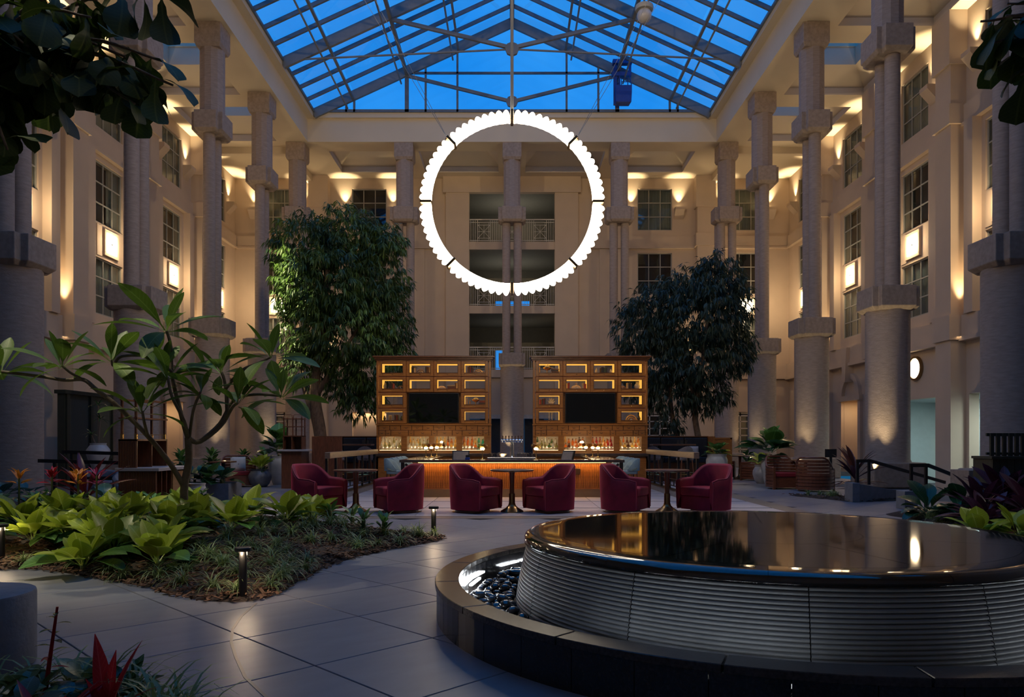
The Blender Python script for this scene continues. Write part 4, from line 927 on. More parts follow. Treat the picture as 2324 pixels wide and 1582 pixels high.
# things on show in the lit boxes
def bx_pos(s, c, r): t, x0, wx = CABS[s]; return s*2.305+x0+(c+.5)*.8075, 22.2+.2, 3.70-.466*(r+.5)-.125
BC = {'dark': mat('dark_book', (.03, .035, .045), .6, rand=.4), 'red': mat('red_book', (.24, .03, .02), .6, rand=.3), 'brown': mat('brown_book', (.13, .06, .03), .6, rand=.3), 'pale': mat('pale_book', (.45, .35, .25), .7, rand=.2), 'green': mat('green_book', (.05, .08, .05), .6)}
WH = {(-1, 1, 0): 'second box of the top row, left cabinet'}
def where(s, c, r): return 'box %s of the %s row, %s cabinet' % (('one', 'two', 'three', 'four')[c], ('top', 'second', 'third', 'bottom')[r], SIDE[s])
pages = mat('book_pages', (.5, .44, .33), .9)
def books(s, c, r, x, n, col, flat=False):
    X, Y, Z = bx_pos(s, c, r)
    for k in range(n):
        h = R.uniform(.15, .21); th = R.uniform(.025, .04); q = col if isinstance(col, str) else col[k % len(col)]
        t = thing('book', ('%s book %s, %s' % ({'dark': 'dark', 'red': 'red', 'brown': 'brown', 'pale': 'pale', 'green': 'green'}[q], 'lying in the stack' if flat else 'standing', where(s, c, r))), 'book', (X+x, Y, Z), 0, 'books in the lit boxes')
        if flat: MB().bx(-.11, .11, -.08, .08, 0, th).build('cover', BC[q], t, bevel=.003); MB().bx(-.105, .112, -.076, .076, .004, th-.004).build('page_block', pages, t); t.location = (X+x+R.uniform(-.015, .015), Y, Z); Z += th+.001
        else: MB().bx(0, th, -.08, .08, 0, h).build('cover', BC[q], t, bevel=.003); MB().bx(.004, th-.004, -.076, .083, .004, h+.002).build('page_block', pages, t); x += th+.002
def arch(s, c, r, x, R1, label, rings=2, m='brass'):
    X, Y, Z = bx_pos(s, c, r); t = thing('arch_ornament', label+', '+where(s, c, r), 'ornament', (X+x, Y-.03, Z))
    for k in range(rings):
        q = R1*(1-.42*k); b = MB(); b.tube([(q*cos(pi*j/16), .03*k, q*sin(pi*j/16)) for j in range(17)], R1*.11, 8); b.build('arch_band', M[m] if k == 0 else M['brass'], t, smooth=50)
    MB().ball((0, .0, R1*.14), R1*.2, 10, 6, (1, .8, .7)).build('pebble_core', M['pillow'], t, smooth=True)
def vase(s, c, r, x, h, w, mt, label, flower=False):
    X, Y, Z = bx_pos(s, c, r); t = thing('vase', label+', '+where(s, c, r), 'vase', (X+x, Y, Z))
    MB().lathe([(w*.5, 0), (w, h*.3), (w*.9, h*.6), (w*.45, h*.82), (w*.5, h)], 18).build('body', M[mt], t, smooth=50); MB().lathe([(w*.42, h*.99), (w*.52, h), (w*.52, h*1.03), (w*.42, h*1.03)], 18, close=True).build('lip', M[mt], t)
def bowl(s, c, r, x, label, k=1.0, spike=False):
    X, Y, Z = bx_pos(s, c, r); t = thing('ornament_bowl', label+', '+where(s, c, r), 'bowl', (X+x, Y-.02, Z))
    MB().lathe([(.05*k, 0), (.012, .02), (.012, .08*k), (.05*k, .09*k), (.105*k, .13*k), (.115*k, .16*k), (.10*k, .155*k), (.02, .10*k)], 20).build('bowl', M['brass'], t, smooth=50)
    b = MB(); b.ball((0, 0, .165*k), .075*k, 14, 8, (1, 1, .7)); b.build('globe', M['pillow'], t, smooth=True)
    if spike: b = MB(); b.tube([(0, 0, .2*k), (.03, 0, .25*k), (.06, 0, .30*k)], [.01, .008, .003], 6); b.build('finial', M['black'], t)
def candle(s, c, r, x, h, label):
    X, Y, Z = bx_pos(s, c, r); t = thing('candlestick', label+', '+where(s, c, r), 'candlestick', (X+x, Y-.04, Z)); MB().lathe([(.035, 0), (.035, .01), (.010, .02), (.010, h), (.02, h+.01)], 14).build('stick', M['brass'], t, smooth=50); MB().lathe([(.010, h+.01), (.010, h+.05)], 8).build('candle', M['pillow'], t)
def dome(s, c, r, x, q, label, handle=False):
    X, Y, Z = bx_pos(s, c, r); t = thing('dome_ornament', label+', '+where(s, c, r), 'ornament', (X+x, Y-.03, Z))
    MB().lathe([(q, 0), (q*.97, q*.2), (q*.75, q*.5), (q*.4, q*.68), (.005, q*.72)], 22).build('dome', mat('woven_shell', (.6, .42, .26), .7, var=.5, scale=40), t, smooth=50)
    if handle: b = MB(); b.tube([(-.02, 0, q*.7), (-.02, 0, q*1.15), (.02, 0, q*1.15), (.02, 0, q*.7)], .008, 6); b.build('handle', M['brass'], t)
L_ = -1; R_ = 1
books(L_, 1, 0, -.27, 3, ('dark', 'dark', 'pale')); arch(L_, 1, 0, .0, .11, 'bronze ring ornament with pale core', 2, 'bronze'); books(L_, 1, 0, .14, 4, ('dark', 'brown', 'brown', 'pale'))
books(L_, 3, 0, -.23, 5, ('brown', 'dark', 'red', 'dark', 'brown')); arch(L_, 3, 0, .10, .11, 'gold arch ornament'); arch(L_, 3, 0, .22, .06, 'small gold arch ornament', 1)
vase(L_, 0, 1, -.25, .19, .055, 'urn', 'patterned grey vase'); books(L_, 0, 1, -.14, 5, ('dark', 'dark', 'dark', 'brown', 'red')); arch(L_, 0, 1, .22, .09, 'reddish ring ornament', 1, 'bronze')
dome(L_, 2, 1, -.18, .13, 'pale openwork dome ornament'); books(L_, 2, 1, .1, 4, ('red', 'brown', 'brown', 'pale'), True); books(L_, 2, 1, .21, 2, ('brown', 'pale'))
candle(L_, 3, 2, -.24, .17, 'slim gold candlestick'); candle(L_, 3, 2, -.15, .10, 'short pale candlestick'); bowl(L_, 3, 2, .02, 'gold bowl holding a pale globe'); books(L_, 3, 2, .22, 4, ('brown', 'dark', 'red', 'brown'), True)
vase(L_, 0, 3, -.27, .14, .04, 'navy', 'small dark jar'); vase(L_, 0, 3, .24, .13, .045, 'navy', 'squat dark jar')
X, Y, Z = bx_pos(-1, 0, 3); t = thing('picture_frame', 'small white picture frame leaning, '+where(-1, 0, 3), 'picture frame', (X-.10, Y+.03, Z)); b = MB(); b.bx(-.05, .05, -.01, .01, 0, .16); b.build('frame', M['white'], t, bevel=.006); MB().bx(-.035, .035, -.013, -.0101, .02, .14).build('print', M['greyfab'], t)
books(L_, 0, 3, .03, 4, ('brown', 'dark', 'red', 'dark'))
candle(R_, 0, 0, -.27, .16, 'slim gold candlestick'); bowl(R_, 0, 0, -.05, 'gold bowl holding a globe with curled finial', 1.1, True); candle(R_, 0, 0, .09, .14, 'pale candlestick'); books(R_, 0, 0, .19, 4, ('brown', 'brown', 'dark', 'brown'), True)
vase(R_, 2, 0, -.2, .15, .04, 'pillow', 'narrow pale vase'); books(R_, 2, 0, -.10, 6, ('brown', 'dark', 'dark', 'green', 'green', 'dark')); vase(R_, 2, 0, .22, .12, .045, 'pillow', 'small pale round vase')
books(R_, 1, 1, -.28, 3, ('pale', 'red', 'red')); dome(R_, 1, 1, .0, .16, 'wide woven dome ornament with tall handle', True); books(R_, 1, 1, .19, 3, ('pale', 'red', 'red'))
arch(R_, 3, 1, -.23, .085, 'small gold arch ornament'); books(R_, 3, 1, -.11, 4, ('pale', 'dark', 'dark', 'brown')); candle(R_, 3, 1, .02, .13, 'thick pale candle on a gold foot'); vase(R_, 3, 1, .2, .21, .085, 'white', 'white ceramic bottle vase')
books(R_, 0, 2, -.28, 5, ('red', 'brown', 'dark', 'red', 'dark'))
X, Y, Z = bx_pos(1, 0, 2); t = thing('coral_ornament', 'spiky pale coral ornament, '+where(1, 0, 2), 'ornament', (X+.06, Y-.02, Z)); b = MB()
for a in (.3, .8, 1.4, 2.0, 2.7): b.tube([(0, 0, .04), (.08*cos(a), .01, .05+.10*sin(a)), (.13*cos(a), 0, .06+.16*sin(a))], [.03, .02, .006], 7)
b.ball((0, 0, .05), .05, 10, 6, (1.5, 1, 1)); b.build('coral', M['pillow'], t, smooth=50); MB().bx(-.06, .06, -.04, .04, 0, .015).build('base', M['brass'], t)
X, Y, Z = bx_pos(1, 0, 3); t = thing('glass_tankard', 'tall clear glass vessel, '+where(1, 0, 3), 'glass', (X+.05, Y, Z)); MB().lathe([(.06, 0), (.065, .01), (.05, .08), (.06, .24), (.057, .24), (.046, .085), (.055, .015)], 18).build('body', M['clear'], t, smooth=50); b = MB(); b.tube([(-.055, 0, .2), (-.10, 0, .17), (-.10, 0, .09), (-.052, 0, .06)], .007, 6); b.build('handle', M['clear'], t)
arch(R_, 3, 3, .02, .15, 'large gold double arch ornament'); arch(R_, 3, 3, .14, .06, 'little gold arch ornament beside a larger one', 1); vase(R_, 3, 3, .25, .14, .05, 'navy', 'dark round jar')
for s in (-1, 1): area((s*2.305, 21.75, 3.60), (s*2.305, 22.2, 2.6), 2.8, .08, 0.01, AMBER)

# ------------------------------------------------------------------ seats
def smooth(a, b, x): t = max(0, min(1, (x-a)/(b-a))); return t*t*(3-2*t)
def upath(a, yf, yb, n=26):
    """plan of a horseshoe shell open towards -y: points, from the right arm end round the back to the left one"""
    P = [(a, yf), (a, yf+.14), (a, 0.0)]
    for k in range(1, n): t = pi*k/n; P.append((a*cos(t), 0.0+yb*sin(t)))
    P += [(-a, 0.0), (-a, yf+.14), (-a, yf)]; return P
def barrel(t, a, yf, yb, th, z0, zarm, zback, mshell, mpipe, taper=.95, pipe=True):
    P = upath(a, yf, yb); Q = upath(a-th, yf, yb-th); b = MB(); rows_ = []
    H = [zarm+(zback-zarm)*smooth(-.06, yb*.86, y)-(.035 if k in (0, len(P)-1) else 0) for k, (x, y) in enumerate(P)]
    for (x, y), (u, v), h in zip(P, Q, H):
        mx_, my_ = (x+u)/2, (y+v)/2; fl = 1.0
        q = [(x*taper, y*taper if y > 0 else y, z0), (x, y, z0+(h-z0)*.5), (x*1.01, y*1.02 if y > 0 else y, h-.03), ((x*3+u)/4, (y*3+v)/4, h-.004), (mx_, my_, h+.004), ((x+3*u)/4, (y+3*v)/4, h-.006), (u, v, h-.035), (u*.97, v*.95 if v > 0 else v, z0+.22)]
        rows_.append([b.av(p) for p in q])
    for r0, r1 in zip(rows_, rows_[1:]):
        for j in range(7): b.f.append([r0[j], r1[j], r1[j+1], r0[j+1]])
    b.f.append(rows_[0]); b.f.append(rows_[-1][::-1])
    b.build('shell', mshell, t, smooth=50)
    if pipe:
        b = MB(); pts = [((x*3+u)/4*1.012, (y*3+v)/4*1.012, h+.001) for (x, y), (u, v), h in zip(P, Q, H)]
        pts = [(P[0][0]*taper, yf-.004, z0+.03), (P[0][0], yf-.006, H[0]-.06)]+pts+[(P[-1][0], yf-.006, H[-1]-.06), (P[-1][0]*taper, yf-.004, z0+.03)]
        b.tube(pts, .007, 6); b.build('piping', mpipe, t, smooth=True)
def velvet_chair():
    t = thing('velvet_armchair', '', 'armchair', (0, 0, 0), 0, 'burgundy velvet armchairs in front of the bar')
    barrel(t, .44, -.40, .43, .085, .055, .625, .895, M['velvet'], M['piping'])
    def cush(z0, z1, yf, bev, nm, mt):
        b = MB(); P = upath(.345, yf, .325, 14); b.prism(P, z0, z1); b.build(nm, mt, t, smooth=60, bevel=bev, seg=3)
    cush(.31, .475, -.405, .035, 'seat_cushion', M['velvet']); cush(.055, .305, -.375, .01, 'front_apron', M['velvet'])
    MB().lathe([(.33, 0), (.33, .035), (.30, .055)], 28).build('swivel_base', M['oakd'], t, smooth=40)
    return t
vc = velvet_chair()
CH = [(-3.73, .87, -.50, 'leftmost of the row, left of the left round table'), (-2.10, -.88, -.47, 'facing left beside the left round table'), (-.75, .88, -.47, 'left of the centre round table'), (.765, -.88, -.47, 'right of the centre round table'), (2.10, .88, -.47, 'facing right beside the right round table'), (3.72, -.80, -.60, 'rightmost of the row, right of the right round table')]
for k, (x, fx_, fy_, n_) in enumerate(CH):
    o = vc if k == 0 else copy_tree(vc); o.location = (x, 14.30, .004); o.rotation_euler = (0, 0, atan2(fx_, -fy_)); o['label'] = 'burgundy velvet tub armchair, '+n_
def round_table(x, y, h, r, lab, group, base='bronze'):
    t = thing('round_table', lab, 'table', (x, y, .004), 0, group)
    MB().lathe([(r*.94, h-.035), (r, h-.022), (r, h-.004), (r*.985, h)], 48).build('table_top', M['walnuth'], t, smooth=40)
    MB().lathe([(.055, .34), (.042, .36), (.05, h-.08), (.07, h-.036)], 18).build('column', M['walnut'], t, smooth=40)
    MB().lathe([(.215, 0), (.215, .018), (.205, .028), (.13, .07), (.075, .12), (.058, .17), (.055, .345)], 32).build('pedestal_foot', M[base], t, smooth=40); return t
for x, n_ in ((-2.95, 'left'), (0, 'centre'), (2.93, 'right')): round_table(x, 14.25, .80, .41, 'round walnut pedestal table with bronze foot, %s one before the bar' % n_, 'round tables before the bar')
# bar stools along the sides of the bar
stl = thing('bar_stool', '', 'bar stool', (0, 0, 0), 0, 'pale teal bar stools beside the bar')
b = MB(); P = [(x*.24, y) for x, y in ((-1, -.12), (-1, .02), (-.9, .14), (-.6, .21), (0, .235), (.6, .21), (.9, .14), (1, .02), (1, -.12))]
rows_ = []
for x, y in P:
    e = smooth(-.15, .12, y); rows_.append([b.av(p) for p in ((x, y, .60), (x*1.04, y*1.06, .62+.27*e), (x*1.0, y*.98, .635+.27*e), (x*.90, y*.84, .61+.25*e), (x*.88, y*.8, .60))])
for r0, r1 in zip(rows_, rows_[1:]):
    for j in range(4): b.f.append([r0[j], r1[j], r1[j+1], r0[j+1]])
b.f.append(rows_[0]); b.f.append(rows_[-1][::-1]); b.build('backrest', M['teal'], stl, smooth=50)
MB().prism([(-.22, -.22), (.22, -.22), (.23, .12), (0, .2), (-.23, .12)], .52, .60).build('seat', M['teal'], stl, bevel=.02)
for a, c in ((-1, -1), (1, -1), (1, 1), (-1, 1)): MB().tube([(a*.17, c*.13, .53), (a*.22, c*.19, 0)], [.018, .013], 8).build('leg', M['walnut'], stl)
MB().tube([(-.20, -.16, .2), (.20, -.16, .2), (.20, .16, .2), (-.20, .16, .2), (-.20, -.16, .2)], .009, 6).build('footrest', M['brass'], stl)
MB().tube([(-.25, .0, .62), (-.25, .1, .66), (0, .255, .70), (.25, .1, .66), (.25, 0, .62)], .009, 6).build('back_rail', M['brass'], stl)
k = 0
for s in (-1, 1):
    for j, y in enumerate((18.75, 19.6, 20.45, 21.3)):
        o = stl if k == 0 else copy_tree(stl); k += 1; o.location = (s*2.93, y, .004); o.rotation_euler = (0, 0, -s*pi/2*.94 if True else 0); o['label'] = 'pale teal bar stool, %s from the front on the %s side of the bar' % (PN[j], SIDE[s])
# drink rails beside the bar
for s in (-1, 1):
    t = thing('drink_rail', 'black metal rail with a bleached oak ledge and kerb, %s side of the bar' % SIDE[s], 'railing', (s*3.97, 16.1, 0)); b = MB()
    MB().bx(-.09 if s > 0 else -.03, .03 if s > 0 else .09, 0, 5.75, .965, 1.10).build('ledge', M['ledge'], t, bevel=.01)
    MB().bx(-.09, .09, .1, 5.9, 0, .14).build('kerb', M['concrete'], t, bevel=.006); MB().bx(-.10, .10, .1, 5.9, .14, .152).build('kerb_cap', M['bronze'], t)
    for y in (.06, .9, 1.9, 2.9, 3.9, 4.9, 5.7): MB().bx(-.025, .025, y-.025, y+.025, .152 if y > .1 else 0, .965).build('post', M['black'], t)
    for z in (.24, .40): MB().bx(-.012, .012, .06, 5.7, z-.012, z+.012).build('rail', M['black'], t)
    for y in (.5, 1.4, 2.4, 3.4, 4.4, 5.3): MB().bx(-.012, .012, y-.012, y+.012, .25, .39).build('spacer', M['black'], t)
# banquettes with high tables and stools
for s in (-1, 1):
    t = thing('banquette', 'dark navy leather banquette with wooden end panel, %s of the bar cabinets' % SIDE[s], 'banquette', (s*5.4, 25.6, 0))
    x0, x1 = (-1.15, 1.25)
    for k in range(3):
        xa = x0+(x1-x0)*k/3; MB().bx(xa+.008, xa+(x1-x0)/3-.008, .0, .16, .80, 1.45).build('back_cushion', M['navy'], t, bevel=.03); MB().bx(xa+.008, xa+(x1-x0)/3-.008, -.6, .0, .62, .80).build('seat_cushion', M['navy'], t, bevel=.03)
    MB().bx(x0, x1, -.55, .2, 0, .62).build('base', M['oakd'], t); MB().bx(x0-.02, x1+.02, .14, .24, 0, 1.49).build('back_panel', M['walnut'], t)
    e = -s*1.2 if False else (x0-.08 if s < 0 else x1); MB().bx(e, e+.08, -.62, .24, 0, 1.49).build('end_panel', M['oak'], t); MB().bx(x0-.02, x1+.02, .0, .25, 1.47, 1.50).build('cap_rail', M['oakd'], t)
    b = MB(); b.tube([(x0, -.9, .3), (x1, -.9, .3)], .02, 8); b.build('foot_rail', M['brass'], t)
    t = thing('high_table', 'long walnut high table before the %s banquette' % SIDE[s], 'table', (s*5.15, 24.2, 0)); MB().bx(-.68, .68, -.32, .32, 1.19, 1.24).build('table_top', M['walnuth'], t, bevel=.006)
    for x in (-.45, .45): MB().bx(x-.04, x+.04, -.04, .04, 0.02, 1.19).build('post', M['black'], t); MB().bx(x-.05, x+.05, -.25, .25, 0, .02).build('foot', M['black'], t)
hs = thing('high_chair', '', 'stool', (0, 0, 0), 0, 'grey high chairs at the high tables'); b = MB(); rows_ = []
for k in range(9):
    a = pi*k/8; x, y = .24*cos(a), .20*sin(a); rows_.append([b.av(p) for p in ((x, y, .80), (x*1.05, y*1.08, 1.0), (x*.98, y*1.0, 1.18-.12*(abs(cos(a))**2)), (x*.86, y*.86, 1.16-.12*(abs(cos(a))**2)), (x*.85, y*.85, .80))])
for r0, r1 in zip(rows_, rows_[1:]):
    for j in range(4): b.f.append([r0[j], r1[j], r1[j+1], r0[j+1]])
b.f.append(rows_[0]); b.f.append(rows_[-1][::-1]); b.build('backrest', M['greyfab'], hs, smooth=50); MB().prism([(-.23, -.2), (.23, -.2), (.22, .14), (-.22, .14)], .74, .82).build('seat', M['greyfab'], hs, bevel=.02)
for a, c in ((-1, -1), (1, -1), (1, 1), (-1, 1)): MB().tube([(a*.17, c*.14, .75), (a*.23, c*.2, 0)], [.02, .013], 8).build('leg', M['walnut'], hs)
MB().tube([(-.21, -.18, .3), (.21, -.18, .3), (.21, .18, .3), (-.21, .18, .3), (-.21, -.18, .3)], .009, 6).build('footrest', M['brass'], hs)
HC = [(-5.45, 23.3, 2.9, 'outer one at the left high table'), (-4.55, 23.35, 3.3, 'inner one at the left high table'), (4.35, 23.35, 3.0, 'inner one at the right high table'), (5.35, 23.3, 3.3, 'outer one at the right high table')]
for k, (x, y, rz, n_) in enumerate(HC): o = hs if k == 0 else copy_tree(hs); o.location = (x, y, 0); o.rotation_euler = (0, 0, rz); o['label'] = 'grey upholstered high chair with walnut legs, '+n_
def pillow(loc, rz, tilt, w, lab):
    t = thing('cushion', lab, 'cushion', loc, rz); b = MB(); n = 8; P = []
    for i in range(n+1):
        for j in range(n+1):
            u, v = 2*i/n-1, 2*j/n-1; k = (1-u**4)*(1-v**4); P.append((u*w/2*(1-.06*(1-v*v)*0), v*w/2, k))
    for sg in (-1, 1):
        i0 = len(b.v)
        b.M = Matrix.Rotation(tilt, 4, 'X')
        for x, z, k in P: b.av((x, sg*.075*k**.6, z+w/2))
        for i in range(n):
            for j in range(n): b.f.append([i0+i*(n+1)+j, i0+(i+1)*(n+1)+j, i0+(i+1)*(n+1)+j+1, i0+i*(n+1)+j+1])
    b.build('cover', M['pillow'], t, smooth=True); MB().ball((0, -.07, w/2), .015, 8, 5).build('button', M['greyfab'], t)
pillow((6.1, 25.38, .80), 0, -.12, .36, 'pale tufted cushion on the right banquette'); pillow((-5.95, 25.38, .80), .2, -.15, .34, 'pale cushion on the left banquette')
for x, n_ in ((-4.75, 'left'), (5.3, 'right')):
    for j in range(3): tag(inst(gm_, 'tumbler', None, (x+j*.13, 24.1+.06*(j % 2), 1.24)), 'clear tumbler on the %s high table' % n_, 'glass', 'tumblers on the %s high table' % n_)
# cane tub chairs with red seats
def cane(x, y, rz, lab):
    t = thing('cane_armchair', lab, 'armchair', (x, y, 0), rz, 'slatted teak tub chairs with red seats'); a, yf, yb = .46, -.36, .42
    for k in range(9):
        z0 = .06+k*.088; b = MB(); P = upath(a, yf, yb, 16); rows_ = []
        hh = lambda y: .58+.30*smooth(-.05, yb*.85, y)
        Pk = [p for p in P if hh(p[1]) > z0+.05]
        segs = []; cur = []
        for p in P:
            if hh(p[1]) > z0+.04: cur.append(p)
            elif cur: segs.append(cur); cur = []
        if cur: segs.append(cur)
        for sg in segs:
            if len(sg) < 2: continue
            rows_ = []
            for x_, y_ in sg: rows_.append([b.av(q) for q in ((x_, y_, z0), (x_, y_, z0+.074), (x_*.95, y_*.95, z0+.074), (x_*.95, y_*.95, z0))])
            for r0, r1 in zip(rows_, rows_[1:]):
                for j in range(4): b.f.append([r0[j], r1[j], r1[(j+1) % 4], r0[(j+1) % 4]])
            b.f.append(rows_[0]); b.f.append(rows_[-1][::-1])
        if b.v: b.build('slat', M['teak'], t)
    P = upath(a, yf, yb, 20); MB().tube([(x_*.975, y_*.975, .60+.30*smooth(-.05, yb*.85, y_)) for x_, y_ in P], .028, 8).build('arm_rail', M['teak'], t, smooth=True)
    for s in (-1, 1): MB().bx(*sorted((s*a*1.02, s*(a-.05))), yf-.03, yf+.03, 0, .60).build('front_post', M['walnut'], t)
    MB().prism(upath(.40, -.36, .36, 12), .34, .46).build('seat_cushion', M['redseat'], t, bevel=.025); MB().prism(upath(.41, -.34, .37, 12), .05, .34).build('base_apron', M['teak'], t); return t
def face(fx_, fy_): return atan2(fx_, -fy_)
cane(-8.05, 22.1, face(.45, -.9), 'slatted teak tub chair with red seat and white cushion, left, behind the grey planter')
cane(-6.95, 24.3, face(.5, -.85), 'slatted teak tub chair with red seat behind the tall vase on the left')
pillow((-8.0, 22.05, .46), .45, -.2, .42, 'white cushion on the left slatted teak chair')
cane(7.6, 21.2, face(.15, -1), 'slatted teak tub chair with red seat facing forward behind the tall right vase')
cane(8.05, 20.1, face(.5, .85), 'slatted teak tub chair seen from behind at the right round table')
cane(7.35, 26.9, face(.5, -.85), 'slatted teak tub chair with red seat, far right by the brass-footed table')
cane(8.35, 25.6, face(-.6, .8), 'slatted teak tub chair seen from behind beside the low white right pot')
def small_table(x, y, h, r, lab, foot): round_table(x, y, h, r, lab, 'round side tables')
small_table(8.25, 21.2, .80, .46, 'round wooden side table between the two right front teak chairs', 'bronze'); small_table(7.95, 26.3, .83, .42, 'round side table with brass foot, far right', 'brass')
t = thing('side_table', 'dark wooden side table before the left teak chair', 'table', (-8.0, 20.9, 0)); MB().bx(-.28, .28, -.25, .25, .74, .78).build('table_top', M['walnut'], t); MB().bx(-.04, .04, -.04, .04, .02, .74).build('post', M['black'], t); MB().bx(-.22, .22, -.2, .2, 0, .02).build('foot', M['black'], t)
# service stations
t = thing('service_station', 'dark walnut service station with open cubby, pale counter and rail frame, behind the frangipani', 'station', (-6.15, 12.4, 0))
b = MB(); b.bx(-.32, .30, 0, .03, 0, .845); b.bx(-.32, -.29, 0, 1.16, 0, .845); b.bx(-.32, .30, 1.13, 1.16, 0, .845); b.bx(-.32, .30, 0, 1.16, 0, .06); b.bx(-.05, 0, .03, 1.13, .06, .845)
for y in (.20, .38): b.bx(0, .30, y-.01, y+.01, .2, .845)
b.bx(0, .30, .03, .56, .18, .2); b.bx(0, .30, .55, .57, .06, .845); b.build('base_cabinet', M['walnut'], t)
for j in range(2):
    d = MB().bx(.27, .315, .58, 1.12, .1+j*.37, .455+j*.37).build('drawer', M['lightoak'], t, bevel=.006); b = MB(); b.tube([(.325, .85+.035*cos(a_*pi/5), .30+j*.37+.035*sin(a_*pi/5)) for a_ in range(11)], .006, 6); b.build('ring_pull', M['bronze'], d)
fs = MB().lathe([(.013, .03), (.013, .83)], 6, a0=pi, a1=2*pi).mesh('fluted_slat', M['walnut'], smooth=60)
for k in range(22): inst(fs, 'fluted_slat', t, (-.30+k*.028, 0, 0))
MB().bx(-.36, .36, -.04, 1.22, .845, .90).build('counter', M['counter'], t, bevel=.006)
b = MB(); b.bx(-.32, -.02, 0, .03, .90, 1.37); b.bx(-.32, -.29, 0, 1.1, .90, 1.37); b.bx(-.32, -.02, 1.07, 1.1, .90, 1.37); b.bx(-.32, -.02, 0, 1.1, 1.345, 1.375); b.bx(-.32, -.02, .52, .54, .9, 1.345); b.build('upper_box', M['walnut'], t)
fs2 = MB().lathe([(.012, .91), (.012, 1.34)], 6, a0=pi, a1=2*pi).mesh('fluted_slat', M['walnut'], smooth=60)
for k in range(11): inst(fs2, 'fluted_slat', t, (-.31+k*.027, 0, 0))
for y in (.04, 1.06):
    for x in (-.28, -.05): MB().bx(x-.017, x+.017, y-.017, y+.017, 1.43, 2.05).build('frame_post', M['walnut'], t); MB().bx(x-.02, x+.02, y-.02, y+.02, 1.375, 1.46).build('brass_ferrule', M['brass'], t)
for z in (1.72, 2.03): MB().bx(-.32, -.01, 0, 1.1, z-.012, z+.012).build('frame_shelf', M['walnut'], t) if z < 1.9 else MB().bx(-.30, -.26, 0, 1.1, z-.02, z+.01).build('frame_rail', M['walnut'], t)
MB().bx(-.07, -.03, 0, 1.1, 2.01, 2.04).build('frame_rail', M['walnut'], t)
for z in (1.45, 1.80, 1.95): MB().tube([(-.05, .04, z), (-.05, 1.06, z)], .006, 6).build('frame_wire', M['brass'], t)
t = thing('wine_station', 'walnut service station with pale counter and wooden glass rack beside the left banquette', 'station', (-6.2, 21.2, 0))
b = MB(); b.bx(-.28, .28, 0, .8, 0, 1.05); b.build('base_cabinet', M['walnut'], t); MB().bx(-.36, .5, -.12, .9, 1.05, 1.10).build('counter', M['counter'], t, bevel=.006); b = MB(); b.bx(-.24, -.22, 0, .4, 1.1, 1.48); b.bx(.28, .30, 0, .4, 1.1, 1.48); b.bx(-.24, .3, 0, .4, 1.46, 1.49); b.bx(-.24, .3, .38, .4, 1.1, 1.48); b.bx(0, .02, 0, .4, 1.1, 1.48); b.build('upper_box', M['walnut'], t)
MB().bx(.5, 1.35, .3, .36, 0, 1.46).build('side_screen', M['walnut'], t); b = MB()
for x in (-.22, .03, .28):
    for y in (.04, .36): b.bx(x-.014, x+.014, y-.014, y+.014, 1.49, 2.0)
b.build('rack_post', M['teak'], t)
for z in (1.74, 1.96): b = MB(); b.bx(-.25, .31, 0, .4, z-.01, z+.012); b.build('rack_shelf', M['teak'], t)
for x0_ in (-.22, .05): b = MB(); b.tube([(x0_, .04, 1.98), (x0_, .04, 2.06), (x0_+.03, .04, 2.08), (x0_+.20, .04, 2.08), (x0_+.23, .04, 2.06), (x0_+.23, .04, 1.98)], .008, 6); b.build('rack_gallery', M['teak'], t)
wg = MB().lathe([(.033, 0), (.004, .008), (.004, .08), (.03, .11), (.034, .15), (.028, .18)], 12).mesh('wine_glass', M['clear'], smooth=50)
for lv, z in ((0, 1.49), (1, 1.752)):
    for i in range(5): tag(inst(wg, 'wine_glass', None, (-6.2-.16+i*.095, 21.35+.06*(i % 2), z)), 'clear wine glass on the %s shelf of the wooden rack' % ('lower', 'upper')[lv], 'glass', 'wine glasses on the %s rack shelf' % ('lower', 'upper')[lv])
# ------------------------------------------------------------------ pots, planters, low walls, ramp, screens
def pot(x, y, h, w, m, lab, prof=None, z=0):
    t = thing('planter_pot', lab, 'pot', (x, y, z))
    prof = prof or [(.55, 0), (.82, .18), (1, .50), (.97, .68), (.80, .86), (.74, .91), (.84, 1.0), (.76, 1.0), (.66, .92)]
    MB().lathe([(w*r, h*q) for r, q in prof], 32).build('body', M[m], t, smooth=50); MB().lathe([(w*.67, h*.90), (.002, h*.90)], 20).build('soil', M['mulch'], t); return t
TALL = [(.50, 0), (.62, .10), (.88, .45), (1, .70), (1.0, .82), (.90, .90), (.86, .93), (.94, 1), (.86, 1), (.80, .92)]
pot(-7.35, 22.0, .52, .33, 'urn', 'squat dark grey glazed pot with a lime philodendron, left'); pot(-7.15, 23.1, .88, .32, 'white', 'tall pale vase pot with a monstera, left', TALL)
pot(-11.3, 20.6, 1.28, .30, 'white', 'white urn with a tiered dracaena behind the black rail', [(.5, 0), (.55, .5), (.8, .62), (1, .78), (.98, .86), (.70, .95), (.66, .96), (.70, 1), (.62, 1), (.56, .95)])
pot(6.0, 22.1, .96, .31, 'white', 'tall white pot with leafy plant beside the right banquette', TALL); pot(7.9, 23.8, .58, .30, 'white', 'low white pot with lime philodendron, right'); pot(7.62, 22.2, .84, .29, 'white', 'tall white vase pot with large monstera, right', TALL)
pot(-5.75, 13.75, .57, .17, 'white', 'slim white vase behind the frangipani trunk', TALL)
